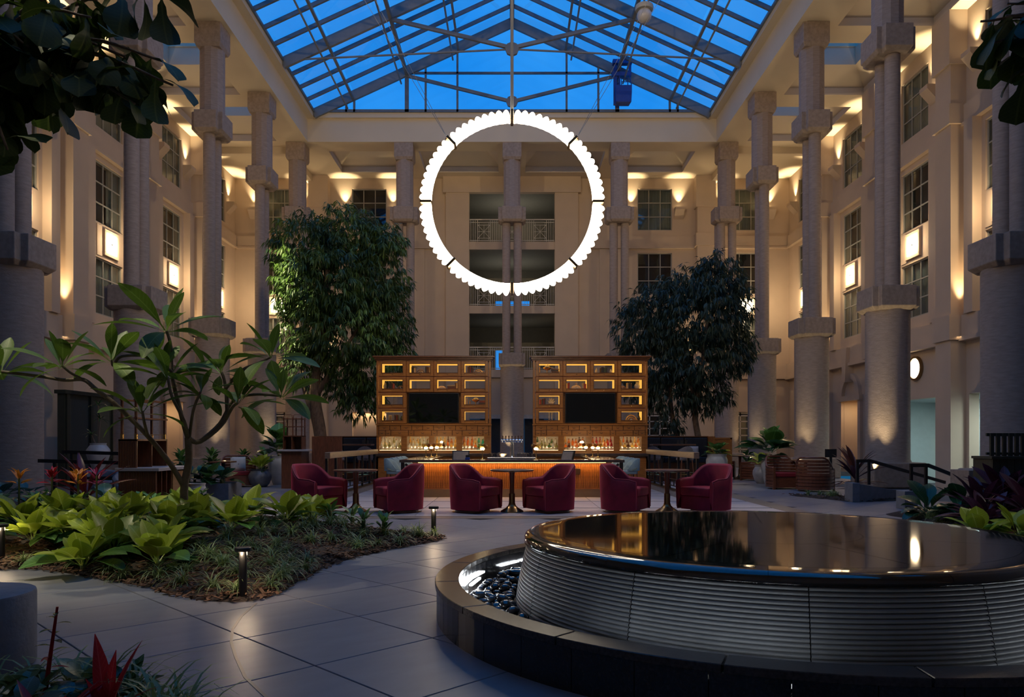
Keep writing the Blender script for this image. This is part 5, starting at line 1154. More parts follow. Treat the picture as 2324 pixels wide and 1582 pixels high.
t = thing('planter_box', 'blue grey concrete planter box full of foliage, left', 'planter', (-7.1, 16.5, 0)); b = MB(); b.bx(-1.0, .9, 0, .04, 0, .41); b.bx(-1.0, .9, .76, .8, 0, .41); b.bx(-1.0, -.96, .04, .76, 0, .41); b.bx(.86, .9, .04, .76, 0, .41); b.build('box', M['concrete'], t); MB().bx(-.96, .86, .04, .76, .1, .37).build('soil', M['mulch'], t)
t = thing('concrete_bench', 'rounded blue grey concrete bench end at the lower left', 'bench', (-3.80, 4.45, 0)); P = [(-1.6, -.32)]+[(.62+.30*sin(a*pi/12), .02-.34*cos(a*pi/12)) for a in range(13)]+[(-1.6, .36)]; MB().prism(P, 0, .45).build('seat_block', M['concrete'], t, bevel=.02, smooth=40)
def rail(pts, z0s, lab, loc, posts):
    t = thing('handrail', lab, 'railing', loc)
    for p, q in zip(pts, pts[1:]): MB().bar(p, q, .035, .07).build('rail', M['black'], t)
    for x, y, z0, z1 in posts: MB().bx(x-.025, x+.025, y-.025, y+.025, z0, z1).build('post', M['black'], t)
# right ramp: two low walls and two handrails
t = thing('ramp_wall', 'low blue grey ramp wall with pier, right of the atrium', 'wall', (7.45, 16.5, 0), kind='thing'); MB().bx(0, .16, 0, .4, 0, .42).build('pier', M['concrete'], t, bevel=.008)
b = MB(); i = [b.av(p) for p in ((.16, .05, 0), (4.3, 2.3, -.5), (4.2, 2.5, -.5), (.16, .25, 0), (.16, .05, .40), (4.3, 2.3, -.25), (4.2, 2.5, -.25), (.16, .25, .40))]
for f in ((3,2,1,0), (4,5,6,7), (0,1,5,4), (1,2,6,5), (2,3,7,6), (3,0,4,7)): b.f.append([i[k] for k in f])
b.build('sloped_wall', M['concrete'], t)
rail([(0, 0, .48), (.36, .12, .48), (2.85, 1.55, -.08)], None, 'black handrail sloping down the ramp by the third right column', (7.60, 16.65, .42), [(0.03, 0.01, 0, .48), (.33, .11, -.05, .48)])
t = thing('ramp_wall', 'small blue grey pier at the foot of the nearer ramp rail', 'wall', (7.68, 14.75, 0), kind='thing'); MB().bx(0, .26, 0, .34, 0, .36).build('pier', M['concrete'], t, bevel=.008)
rail([(0, 0, .50), (.40, .08, .50), (1.75, .9, .12)], None, 'black handrail sloping away beside the dark right-hand plants', (7.86, 14.9, .36), [(.03, .01, 0, .5), (.36, .08, -.36, .5)])
t = thing('stone_block', 'tan stone block wall beside the slatted screen, right', 'wall', (8.42, 13.9, 0), kind='thing'); MB().bx(0, .9, 0, .6, 0, .80).build('block', M['cap'], t, bevel=.01)
t = thing('planter_screen', 'dark green boarded planter with a slatted screen on top, far right', 'screen', (7.58, 11.9, 0))
for k in range(9): MB().bx(k*.115+.003, k*.115+.112, 0, .03, 0, 1.06).build('board', M['green'], t)
MB().bx(-.03, 1.06, -.03, .5, 1.06, 1.10).build('cap', M['green'], t); MB().bx(0, 1.04, .03, .5, 0, 1.06).build('box', M['green'], t)
for k in range(10): MB().bx(.10+k*.1, .155+k*.1, .2, .24, 1.10, 1.47).build('slat', M['green'], t)
MB().bx(.06, 1.08, .24, .27, 1.42, 1.47).build('slat_rail', M['green'], t); MB().bx(.06, 1.08, .24, .27, 1.12, 1.16).build('slat_rail', M['green'], t)
t = thing('kiosk_panel', 'small black panel on a post by the right columns', 'sign', (9.55, 22.6, 0)); MB().bx(-.03, .03, -.03, .03, 0, .85).build('post', M['black'], t); MB().bx(-.17, .17, -.03, .03, .85, 1.10).build('panel', M['black'], t, bevel=.01)
t = thing('wooden_screen', 'lit honey wooden screen behind the plant beside the right banquette', 'screen', (6.75, 25.6, 0)); b = MB(); b.bx(0, .06, 0, .06, 0, 1.45); b.bx(.66, .72, 0, .06, 0, 1.45); b.bx(0, .72, 0, .06, 1.39, 1.45); b.build('frame', M['oak'], t); MB().bx(.06, .66, .02, .04, .1, 1.39).build('panel', M['oak'], t)
# left: green partition, rails and low chairs
t = thing('green_partition', 'dark green panelled partition with woven panels at the far left', 'partition', (-13.3, 22.4, 0)); MB().bx(-.2, 0, 0, 4.0, 0, 2.75).build('core', M['green'], t); MB().bx(-.26, .08, -.06, 4.1, 2.75, 2.86).build('cornice', M['green'], t)
for k in range(3): y = .15+k*1.28; MB().bx(.0, .012, y+.08, y+1.08, .95, 2.6).build('woven_panel', M['greenin'], t); MB().bx(.0, .05, y-.08, y+.06, 0, 2.75).build('stile', M['green'], t); MB().bx(.0, .012, y+.08, y+1.08, .12, .72).build('woven_panel', M['greenin'], t)
MB().bx(0, .04, 0, 4, .75, .92).build('rail', M['green'], t)
rail([(-2.42, 0, .96), (0, .0, .90)], None, 'black metal guard rail at the far left, lower of two', (-6.75, 14.6, 0), [(-2.1, 0, 0, .95), (-.3, 0, 0, .9)])
rail([(-2.1, 0, 1.12), (0, 0, 1.05)], None, 'black metal guard rail at the far left, upper of two', (-7.2, 15.6, 0), [(-1.9, 0, 0, 1.1), (-.2, 0, 0, 1.05)])
for x, y, n_ in ((-7.45, 15.0, 'nearer the service station'), (-8.7, 15.9, 'behind the guard rail')):
    t = thing('low_chair', 'grey upholstered low chair, '+n_, 'chair', (x, y, 0), .6); MB().prism(upath(.42, -.34, .34, 12), .34, .50).build('seat', M['greyfab'], t, bevel=.05, seg=3)
    barrel(t, .44, -.25, .38, .10, .36, .62, .72, M['greyfab'], M['greyfab'], pipe=False)
    for a, c in ((-1, -1), (1, -1), (1, 1), (-1, 1)): MB().tube([(a*.25, c*.2, .36), (a*.34, c*.28, 0)], [.03, .018], 8).build('leg', M['walnut'], t)
# bollard lights
bo = thing('bollard_light', '', 'bollard', (0, 0, 0), 0, 'black bollard lights')
MB().lathe([(.034, 0), (.034, .412)], 18).build('post', M['black'], bo, smooth=40); MB().lathe([(.036, .412), (.066, .410), (.069, .414), (.069, .438), (.064, .443), (.001, .443)], 28).build('cap', M['black'], bo, smooth=40); MB().lathe([(.052, .4125), (.036, .4125), (.036, .4085), (.052, .4085)], 24, close=True).build('light_ring', M['boll'], bo)
BO = [(-2.29, 6.42, 'at the front corner of the left bed'), (-1.08, 10.4, 'at the far tip of the left bed'), (-5.55, 8.2, 'at the left edge of the picture in the left bed')]
for k, (x, y, n_) in enumerate(BO): o = bo if k == 0 else copy_tree(bo); o.location = (x, y, .0); o['label'] = 'slim black bollard light, '+n_; point((x, y-.045, .395), 4.2, (1, .74, .46), .03); point((x+.03, y+.045, .395), 3.4, (1, .74, .46), .03)

# ------------------------------------------------------------------ planting beds
MOUND = {'L': .24, 'R': .15, 'F': .08, 'S': .08}
def gz(p, poly, k): d = edge_d(p, poly); return k*smooth(0, 1.5, d)+.028*min(1, d*8)
def soil(poly, k, lab, chips, step=.22):
    b = MB(); x0 = min(p[0] for p in poly); x1 = max(p[0] for p in poly); y0 = min(p[1] for p in poly); y1 = max(p[1] for p in poly)
    bm = bmesh.new(); vs_ = [bm.verts.new((*p, .004)) for p in poly]; n = len(poly); dense = []
    bm.free()
    # outline resampled smoothly + interior grid, triangulated by Blender's 2d Delaunay
    from mathutils.geometry import delaunay_2d_cdt
    pts = []
    for i in range(n):
        p0, p1, p2, p3 = [Vector(poly[(i+q) % n]) for q in (-1, 0, 1, 2)]; m_ = max(2, int((p2-p1).length/.12))
        for j in range(m_):
            t = j/m_; pts.append(.5*((2*p1)+(p2-p0)*t+(2*p0-5*p1+4*p2-p3)*t*t+(3*p1-p0-3*p2+p3)*t**3))
    no = len(pts); outl = [tuple(p) for p in pts]; y = y0
    while y < y1:
        x = x0
        while x < x1:
            q = (x+R.uniform(-.05, .05), y+R.uniform(-.05, .05))
            if inside(q, outl) and edge_d(q, outl) > .06: pts.append(Vector(q))
            x += step
        y += step
    r = delaunay_2d_cdt(pts, [], [list(range(no))], 1, 1e-4)
    co = r[0]; b.v = [(p.x, p.y, gz((p.x, p.y), outl, k)+(R.uniform(0, .02) if edge_d((p.x, p.y), outl) > .05 else -.02)) for p in co]; b.f = [list(f) for f in r[2]]
    o = b.build('mulch_bed', M['mulch'], None, smooth=True); tag(o, lab, 'mulch bed', None, 'stuff')
    if chips:
        c = MB()
        for _ in range(chips):
            while True:
                p = (R.uniform(x0, x1), R.uniform(y0, min(y1, 12 if y0 < 10 else 30)))
                if p[0] > -6 and inside(p, outl) and (edge_d(p, outl) < 1.1 or R.random() < .2): break
            z = gz(p, outl, k)+.018; a = R.uniform(0, 6.28); l, w_ = R.uniform(.018, .045), R.uniform(.006, .014); c.M = Matrix.Translation((p[0], p[1], z)) @ Matrix.Rotation(a, 4, 'Z') @ Matrix.Rotation(R.uniform(-.5, .5), 4, 'X') @ Matrix.Rotation(R.uniform(-.4, .4), 4, 'Y'); c.bx(-l, l, -w_, w_, -.003, .003)
        c.build('bark_chips', M['chip'], o, fix=False, kind='stuff')
    return outl
oL = soil(BED_L, MOUND['L'], 'dark bark mulch of the large left planting bed', 5200); oR = soil(BED_R, MOUND['R'], 'dark mulch of the right planting bed beside the fountain', 900); oF = soil(BED_F, MOUND['F'], 'dark mulch of the foreground planting bed', 500, .15); oS = soil(BED_S, MOUND['S'], 'small mulch bed by the right ramp', 300, .2); oP = soil(BED_P, .05, 'small mulch patch beside the left planter box', 0, .15)
def zL(x, y): return gz((x, y), oL, MOUND['L'])
def zR(x, y): return gz((x, y), oR, MOUND['R'])
def zF(x, y): return gz((x, y), oF, MOUND['F'])
def zS(x, y): return gz((x, y), oS, MOUND['S'])

# ------------------------------------------------------------------ leaves and plants
def leaf_mesh(name, L, W, m, shape='oval', curl=.5, fold=.25, pet=.0, n=7, wave=0):
    """one blade along +y, bending down by curl; pet = bare stalk share"""
    b = MB(); rows_ = []; y = z = 0; ang = 0; st = L/n
    for k in range(n+1):
        t = k/n; u = max(0, (t-pet)/(1-pet))
        if t < pet: w = .012*L
        elif shape == 'oval': w = W*(sin(pi*min(1, u*.94+.06))**.75)
        elif shape == 'obov': w = W*(sin(pi*u**1.35*.97+.03)**.8)
        elif shape == 'lance': w = W*(sin(pi*u**.8)**.9)
        elif shape == 'fiddle': w = W*(.30+.70*smooth(.25, .75, u))*(1 if u < .85 else sqrt(max(0, 1-((u-.85)/.15)**2)))*(min(1, u*6))
        elif shape == 'strap': w = W*(1-u**3)*(.6+.4*min(1, u*4))
        elif shape == 'heart': w = W*(sin(pi*u**.62)**.8)
        w = max(w, .0015); f = fold*w; wv = wave*W*sin(u*14)
        rows_.append([b.av((-w, y, z+f+wv)), b.av((0, y, z)), b.av((w, y, z+f-wv))])
        ang -= curl/n*(1 if t > pet*.6 else .2); y += st*cos(ang); z += st*sin(ang)
    for r0, r1 in zip(rows_, rows_[1:]): b.f += [[r0[0], r0[1], r1[1], r1[0]], [r0[1], r0[2], r1[2], r1[1]]]
    return b.mesh(name, m, smooth=True, fix=False)
def lm_(p, az, el, roll=0, s=1):
    return Matrix.Translation(p) @ Matrix.Rotation(az-pi/2, 4, 'Z') @ Matrix.Rotation(el, 4, 'X') @ Matrix.Rotation(roll, 4, 'Y') @ Matrix.Scale(s, 4)
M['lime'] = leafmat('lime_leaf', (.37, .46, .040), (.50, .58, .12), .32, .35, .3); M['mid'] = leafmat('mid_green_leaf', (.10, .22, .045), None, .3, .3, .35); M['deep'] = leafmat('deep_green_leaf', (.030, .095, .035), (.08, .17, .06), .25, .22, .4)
M['frang'] = leafmat('frangipani_leaf', (.095, .165, .018), (.17, .26, .05), .48, .28, .35); M['fig'] = leafmat('fig_leaf', (.032, .056, .008), (.075, .10, .02), .6, .2, .35)
M['ficus'] = leafmat('ficus_leaf', (.040, .085, .034), (.14, .23, .045), .42, .3, .2, True); M['ficus2'] = leafmat('dark_ficus_leaf', (.030, .055, .042), (.060, .095, .060), .45, .3, .2, True)  # left ficus: second tone raised to help suggest spotlit leaf patches
M['grass'] = leafmat('liriope_blade', (.17, .25, .08), (.36, .42, .18), .4, .3, .3, True); M['purple'] = leafmat('bronze_purple_leaf', (.075, .020, .040), (.13, .04, .07), .35, .25, .4); M['rust'] = leafmat('bronze_leaf', (.17, .065, .05), (.26, .10, .08), .35, .25, .4); M['maroon'] = leafmat('maroon_leaf', (.13, .018, .022), (.2, .03, .04), .3, .25, .3); M['red'] = leafmat('red_bract', (.42, .012, .022), (.5, .05, .06), .35, .3, .25); M['orange'] = leafmat('orange_bract', (.62, .20, .012), (.7, .3, .05), .4, .3, .2); M['pinkl'] = leafmat('magenta_bract', (.30, .02, .10), (.4, .06, .15), .4, .3, .2); M['patt'] = leafmat('patterned_leaf', (.10, .15, .05), (.24, .28, .12), .35, .25, .3); M['bluel'] = leafmat('blue_green_leaf', (.04, .10, .085), (.07, .15, .13), .22, .2, .3)
LM = {}
def leafset(key, *a, **k): LM[key] = leaf_mesh('leaf', *a, **k)
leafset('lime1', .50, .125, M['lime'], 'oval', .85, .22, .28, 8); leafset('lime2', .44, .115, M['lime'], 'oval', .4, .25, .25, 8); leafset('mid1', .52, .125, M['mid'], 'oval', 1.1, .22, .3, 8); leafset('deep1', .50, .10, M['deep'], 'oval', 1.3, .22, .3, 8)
leafset('fr1', .70, .098, M['frang'], 'obov', .6, .22, .10, 8); leafset('fr2', .64, .10, M['frang'], 'obov', 1.0, .2, .10, 8); leafset('fr3', .52, .080, M['frang'], 'obov', .25, .25, .10, 8)
leafset('fig1', .46, .145, M['fig'], 'fiddle', .7, .15, .08, 14, .03); leafset('fig2', .40, .125, M['fig'], 'fiddle', 1.1, .2, .08, 14, .035)
leafset('mon', .42, .14, M['deep'], 'heart', .9, .2, .35, 8); leafset('monl', .40, .14, M['mid'], 'heart', .8, .2, .35, 8)
leafset('cord', .62, .035, M['purple'], 'lance', .6, .3, .06, 8); leafset('cordr', .55, .04, M['rust'], 'lance', .7, .3, .06, 8); leafset('cordm', .62, .045, M['maroon'], 'lance', .6, .3, .06, 8); leafset('cordw', .60, .075, M['purple'], 'oval', .7, .2, .15, 8)
leafset('brom', .30, .03, M['deep'], 'strap', .9, .3, 0, 6); leafset('bract', .16, .022, M['orange'], 'lance', .3, .3, 0, 5); leafset('redb', .42, .042, M['red'], 'lance', .25, .35, 0, 7); leafset('redc', .30, .02, M['red'], 'strap', .7, .3, 0, 7); leafset('pinkb', .15, .018, M['pinkl'], 'lance', .5, .3, 0, 5); leafset('redt', .16, .02, M['red'], 'lance', .5, .3, 0, 5)
leafset('cal', .30, .075, M['patt'], 'oval', .8, .15, .3, 7); leafset('blu', .34, .085, M['bluel'], 'oval', 1.1, .12, .3, 7); leafset('small', .16, .03, M['deep'], 'oval', .6, .2, .15, 5); leafset('smallm', .17, .032, M['mid'], 'oval', .6, .2, .15, 5); leafset('drac', .22, .014, M['deep'], 'strap', .9, .3, 0, 6); leafset('bluelong', .5, .10, M['deep'], 'oval', 1.0, .2, .25, 8)
def rosette(t, items, z=0, n=None, name='leaf'):
    for key, cnt, el0, el1, s0, s1, h in items:
        a0 = R.uniform(0, 6.28)
        for k in range(cnt):
            az = a0+2*pi*k/cnt*1.618*2+R.uniform(-.25, .25); el = R.uniform(el0, el1)
            inst(LM[key], name, t, M=lm_((.03*cos(az), .03*sin(az), z+h+R.uniform(0, .03)), az, el, R.uniform(-.35, .35), R.uniform(s0, s1)))
def crown_base(t, m='stem', r=.03, h=.06): MB().lathe([(r, -.03), (r*.8, h), (.003, h*1.3)], 8).build('stem', M[m], t)
# lime philodendrons across the left bed
LIME = [(-5.15, 8.75), (-4.75, 9.35), (-4.55, 8.35), (-4.05, 8.9), (-3.72, 8.05), (-3.55, 7.55), (-3.3, 8.9), (-4.95, 10.0), (-4.15, 9.75), (-3.65, 10.5), (-3.02, 10.9), (-2.72, 10.35), (-5.6, 9.5), (-4.35, 7.65), (-2.95, 9.85), (-3.15, 11.3), (-4.6, 10.6), (-5.5, 8.65), (-5.2, 9.6), (-4.75, 8.75), (-4.3, 8.15), (-5.95, 9.15), (-3.95, 9.4)]
def where_bed(k): return ('%s lime philodendron clump of the left bed counting from the left', )
order = sorted(range(len(LIME)), key=lambda i: LIME[i][0]/LIME[i][1])
ORDN = ['leftmost', 'second', 'third', 'fourth', 'fifth', 'sixth', 'seventh', 'eighth', 'ninth', 'tenth', 'eleventh', 'twelfth', 'thirteenth', 'fourteenth', 'fifteenth', 'sixteenth', 'seventeenth', 'eighteenth', 'nineteenth', 'twentieth', 'twenty-first', 'twenty-second', 'rightmost']
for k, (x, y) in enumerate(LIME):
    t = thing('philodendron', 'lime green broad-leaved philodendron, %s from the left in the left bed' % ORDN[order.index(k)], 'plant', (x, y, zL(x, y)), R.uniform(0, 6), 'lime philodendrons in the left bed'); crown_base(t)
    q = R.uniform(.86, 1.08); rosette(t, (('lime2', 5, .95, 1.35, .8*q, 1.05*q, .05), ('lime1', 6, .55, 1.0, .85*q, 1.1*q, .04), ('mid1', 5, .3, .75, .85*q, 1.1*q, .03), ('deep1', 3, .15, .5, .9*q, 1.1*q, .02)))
# liriope tufts
def tuft_mesh(seed, n=60, L=.25):
    b = MB(); r = random.Random(seed)
    for _ in range(n):
        az = r.uniform(0, 6.28); el = r.uniform(.35, 1.45); l = L*r.uniform(.6, 1.25); w = .0054; a = el; p = Vector((r.uniform(-.03, .03), r.uniform(-.03, .03), 0)); sd = Vector((-sin(az), cos(az), 0))*w; pr = None; m = 5
        for k in range(m+1):
            ww = sd*(1-(k/m)**2*.9); i = (b.av(p-ww), b.av(p+ww))
            if pr: b.f.append([pr[0], pr[1], i[1], i[0]])
            pr = i; p = p+Vector((cos(az)*cos(a), sin(az)*cos(a), sin(a)))*l/m; a -= (.35+(1.45-el)*.25)
    return b.mesh('blades', M['grass'], smooth=True, fix=False)
TM = [tuft_mesh(k) for k in range(6)]
tufts = []
def tuft(x, y, z, s, lab, grp): o = inst(R.choice(TM), 'liriope_tuft', None, (x, y, z), R.uniform(0, 6)); o.scale = (s, s, s); tag(o, lab, 'grass tuft', grp)
for (x, y) in ((-2.62, 6.62), (-2.38, 6.5), (-2.15, 6.72), (-3.0, 6.85), (-3.35, 7.15), (-2.55, 7.05), (-2.2, 7.15)): tuft(x, y, zL(x, y), R.uniform(.9, 1.15), 'narrow-leaved liriope tuft in the lamplit front corner of the left bed', 'liriope tufts at the front corner of the left bed')
c_ = 0; tr_ = 0
while c_ < 50 and tr_ < 4000:
    tr_ += 1
    x, y = R.uniform(-3.4, -1.0), R.uniform(6.9, 10.7)
    if inside((x, y), oL) and edge_d((x, y), oL) > .10 and not any(hypot(x-a, y-b_) < .17 for a, b_ in tufts) and not any(hypot(x-a, y-b_) < .34 for a, b_ in LIME): tufts.append((x, y)); tuft(x, y, zL(x, y), R.uniform(.85, 1.25), 'narrow-leaved liriope tuft in the dim middle strip of the left bed', 'liriope tufts across the left bed'); c_ += 1
for (x, y) in ((-4.9, 8.05), (-4.55, 7.9), (-5.2, 8.05), (-4.0, 7.5), (-3.75, 7.25)): tuft(x, y, zL(x, y), R.uniform(.8, 1), 'narrow-leaved liriope tuft along the front edge below the lime plants', 'liriope tufts along the front edge of the left bed')
for k in range(16): y = 13.3-k*.2; x = (6.95 if y > 11.4 else 6.95-(11.4-y)*.56)+R.uniform(0, .35); tuft(x, y, zR(x, y), R.uniform(.8, 1.1), 'dark liriope tuft along the edge of the right bed', 'liriope tufts in the right bed')
for k in range(9): x, y = 7.1+R.uniform(-.1, .7), 17.1+R.uniform(.1, 1.3); tuft(x, y, zS(x, y), R.uniform(.8, 1.1), 'dark liriope tuft in the small bed by the ramp', 'liriope tufts in the small bed by the ramp')
for k in range(4): x, y = -5.85+R.uniform(-.2, .1), 16.8+R.uniform(-.25, .3); tuft(x, y, .05, .9, 'dark liriope tuft beside the left planter box', 'liriope tufts beside the planter box')
for (x, y, s) in ((-1.62, 3.5, 1.7), (-1.45, 3.3, 1.6), (-1.85, 3.72, 1.5), (-2.05, 3.85, 1.6), (-1.52, 3.42, 1.5), (-1.35, 3.2, 1.5), (-1.75, 3.6, 1.3), (-1.98, 3.72, 1.5), (-2.2, 3.8, 1.5), (-2.45, 3.85, 1.4), (-1.28, 2.95, 1.4), (-2.65, 3.8, 1.3)): tuft(x, y, zF(x, y), s, 'long dark liriope tuft on the edge of the foreground bed', 'liriope tufts in the foreground bed')
# dim plants behind the lime clumps at the far left
for k, (x, y, mt) in enumerate(((-6.6, 10.1, 'bract'), (-5.75, 10.0, 'bract'), (-6.25, 10.25, 'redt'), (-5.45, 9.9, 'pinkb'))):
    nm_ = {'bract': 'orange', 'redt': 'red', 'pinkb': 'magenta'}[mt]
    t = thing('bromeliad', '%s flowering bromeliad%s at the far left of the left bed' % (nm_, (', the left of two' if k == 0 else ', the right of two' if k == 1 else '')), 'plant', (x, y, zL(x, y))); crown_base(t); rosette(t, (('brom', 9, .5, 1.0, .8, 1.1, .03),)); MB().tube([(0, 0, 0), (0, 0, .62)], .014, 6).build('flower_stalk', M['stem'], t); rosette(t, ((mt, 7, .2, .6, .8, 1.1, .50), (mt, 7, .7, 1.3, .8, 1.1, .56), (mt, 6, .5, 1.1, .7, .9, .63)), name='bract')
def cordyline(x, y, z, keys, lab, h=.25, n=(7, 8, 8), s=1):
    t = thing('cordyline', lab, 'plant', (x, y, z)); MB().tube([(0, 0, -.03), (.01, 0, h*.6), (0, 0, h+.05)], [.025, .02, .012], 8).build('stem', M['bark2'], t)
    rosette(t, ((keys[0], n[0], 1.0, 1.4, .8*s, 1.05*s, h), (keys[1], n[1], .55, 1.0, .8*s, 1.05*s, h*.8), (keys[0], n[2], .1, .6, .7*s, 1*s, h*.5)))
cordyline(-6.15, 10.9, zL(-6.15, 10.9), ('cordm', 'cordm'), 'dark red cordyline before the black guard rail', .32, (8, 9, 9), 1.15)
c_ = 0; SH = []; tr_ = 0
while c_ < 26 and tr_ < 3000:
    tr_ += 1
    x, y = R.uniform(-7.4, -4.9), R.uniform(9.6, 12.2)
    if inside((x, y), oL) and not any(hypot(x-a, y-b_) < .38 for a, b_ in SH+LIME) and not (y > 10.9 and -7.0 < x < -5.1): 
        SH.append((x, y)); c_ += 1; t = thing('groundcover_shrub', 'low dark small-leaved shrub behind the lime philodendrons', 'plant', (x, y, zL(x, y)), R.uniform(0, 6), 'dark low shrubs at the back of the left bed'); t.scale = (.8, .8, .72); crown_base(t, h=.32); rosette(t, (('small', 9, .2, 1.2, 1.1, 1.6, .18), ('smallm' if c_ % 3 else 'blu', 8, .3, 1.3, .9, 1.4, .34), ('small', 7, .1, .8, 1.1, 1.5, .05)))
for k, (x, y) in enumerate(((-1.95, 9.9), (-2.2, 10.4), (-1.7, 10.0), (-2.45, 10.15))):
    t = thing('leafy_shrub', 'small soft-leaved shrub behind the grass strip near the bed tip', 'plant', (x, y, zL(x, y)), k, 'small shrubs near the tip of the left bed'); crown_base(t, h=.2); rosette(t, (('smallm', 9, .3, 1.3, .8, 1.2, .15), ('small', 8, .2, 1.2, .7, 1.0, .06)))
# right bed: dark broad-leaved and purple plants, lime clump
for (x, y, lab, s) in ((7.15, 12.95, 'dark green broad-leaved plant in the right bed, before the ramp pier', 1.25), (7.55, 12.7, 'dark green broad-leaved plant in the right bed, before the slatted screen', 1.25), (7.25, 12.2, 'dark green broad-leaved plant at the middle of the right bed', 1.1)):
    t = thing('broadleaf_plant', lab, 'plant', (x, y, zR(x, y))); crown_base(t); rosette(t, (('bluelong', 8, .5, 1.2, .8*s, 1.1*s, .1), ('bluelong', 8, .1, .6, .8*s, 1.1*s, .04), ('blu', 5, .1, .6, .9*s, 1.1*s, .04)))
for x, y, lab, h, s in ((7.05, 11.35, 'purple cordyline with upright shoots in the right bed', .22, 1.15), (7.5, 11.5, 'dark purple cordyline at the right edge before the slatted screen', .34, 1.2), (6.75, 10.75, 'low spreading purple cordyline above the lime plants', .1, 1.0), (7.2, 10.5, 'dark purple cordyline at the right edge of the picture', .25, 1.15)): cordyline(x, y, zR(x, y), ('cordw', 'cordw'), lab, h, (8, 9, 9), s)
for k, (x, y) in enumerate(((6.12, 9.85), (6.55, 9.75))): t = thing('philodendron', 'lime green philodendron clump behind the fountain, %s one' % ('left', 'right')[k], 'plant', (x, y, zR(x, y)), k*2); crown_base(t); rosette(t, (('lime2', 5, .8, 1.3, .85, 1.05, .05), ('lime1', 6, .4, .9, .9, 1.1, .04), ('mid1', 5, .2, .6, .8, 1, .03)))
cordyline(8.0, 17.6, zS(8.0, 17.6), ('cordr', 'cord'), 'bronze red cordyline in the small bed by the ramp', .5, (10, 10, 9), 1.45); point((8.5, 17.15, .2), 7, (1, .8, .5), .05)
# foreground bed
t = thing('bromeliad', 'large glossy red bromeliad in the foreground bed', 'plant', (-1.83, 3.40, zF(-1.83, 3.4)))
crown_base(t, 'stem')
for az, el, key, s_ in ((2.4, 1.35, 'redb', 1.0), (.6, 1.3, 'redb', .95), (-.2, .95, 'redc', 1.15), (3.4, 1.0, 'redc', .7), (4.6, 1.2, 'redb', .7), (1.5, 1.45, 'redb', .8)): inst(LM[key], 'bract', t, M=lm_((0, 0, .02), az, el, 0, s_))
t = thing('bromeliad', 'low orange red bromeliad at the bottom edge of the picture', 'plant', (-1.98, 3.18, zF(-1.98, 3.18))); crown_base(t); rosette(t, (('redb', 9, .4, 1.1, .55, .75, .05),), name='bract')
t = thing('flower_spike', 'tall dark red flower spike rising from the foreground bed', 'plant', (-2.30, 3.70, zF(-2.3, 3.7))); MB().tube([(0, 0, 0), (.03, 0, .22), (.07, 0, .50)], [.012, .010, .006], 7).build('stalk', M['red'], t)
for k in range(11): inst(LM['redt' if k < 3 else 'small'], 'bract', t, M=lm_((.03+.04*k/11, 0, .2+.027*k), k*2.4, .25, 0, .62-.02*k))
for k, (x, y, key, lab) in enumerate(((-2.02, 3.55, 'blu', 'glossy blue-green low plant beside the red bromeliad'), (-2.32, 3.62, 'cal', 'patterned calathea before the concrete bench'), (-2.42, 3.45, 'cal', 'patterned calathea at the left edge of the picture'), (-2.15, 3.28, 'blu', 'glossy blue-green low plant at the bottom left'), (-1.92, 3.75, 'small', 'small dark green plant behind the red bromeliad'), (-1.52, 3.05, 'cal', 'pale-veined low plant at the bottom right of the foreground bed'), (-2.2, 3.05, 'smallm', 'dark broad-leaved plant at the bottom left corner'), (-1.64, 3.15, 'small', 'dark broad-leaved plant below the red bromeliad'), (-2.12, 3.82, 'cal', 'patterned calathea at the corner of the concrete bench'))):
    t = thing('low_plant', lab, 'plant', (x, y, zF(x, y))); crown_base(t); q = {'blu': .6, 'cal': .75}.get(key, 1.2); rosette(t, ((key, 9, .5, 1.2, .8*q, 1.05*q, .06), (key, 9, .1, .6, .8*q, 1.0*q, .03)))

# potted plants
def potted(x, y, z, items, lab, sticks=()):
    t = thing('potted_plant', lab, 'plant', (x, y, z), R.uniform(0, 6)); MB().tube([(0, 0, -.06), (0, 0, .12)], .03, 7).build('stem', M['stem'], t); rosette(t, items); return t
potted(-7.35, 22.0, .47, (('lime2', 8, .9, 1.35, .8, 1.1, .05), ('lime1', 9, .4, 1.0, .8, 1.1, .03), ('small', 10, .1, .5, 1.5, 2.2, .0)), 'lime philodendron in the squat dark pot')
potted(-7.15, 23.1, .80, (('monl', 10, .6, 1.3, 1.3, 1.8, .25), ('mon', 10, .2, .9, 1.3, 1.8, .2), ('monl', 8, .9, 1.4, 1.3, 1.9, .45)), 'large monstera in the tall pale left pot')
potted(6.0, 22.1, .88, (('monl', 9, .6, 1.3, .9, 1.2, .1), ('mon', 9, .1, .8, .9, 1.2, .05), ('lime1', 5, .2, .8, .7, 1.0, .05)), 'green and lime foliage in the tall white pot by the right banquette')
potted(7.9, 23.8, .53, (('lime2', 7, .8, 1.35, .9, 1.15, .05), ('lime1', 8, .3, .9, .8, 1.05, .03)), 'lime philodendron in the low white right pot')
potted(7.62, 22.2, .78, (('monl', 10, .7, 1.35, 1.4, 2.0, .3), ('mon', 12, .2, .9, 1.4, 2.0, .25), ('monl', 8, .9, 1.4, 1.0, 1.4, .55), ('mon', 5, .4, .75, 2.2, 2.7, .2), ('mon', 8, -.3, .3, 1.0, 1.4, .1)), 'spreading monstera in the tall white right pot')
t = thing('dracaena', 'tiered dracaena with three dark leaf heads in the white urn', 'plant', (-11.3, 20.6, 1.16)); 
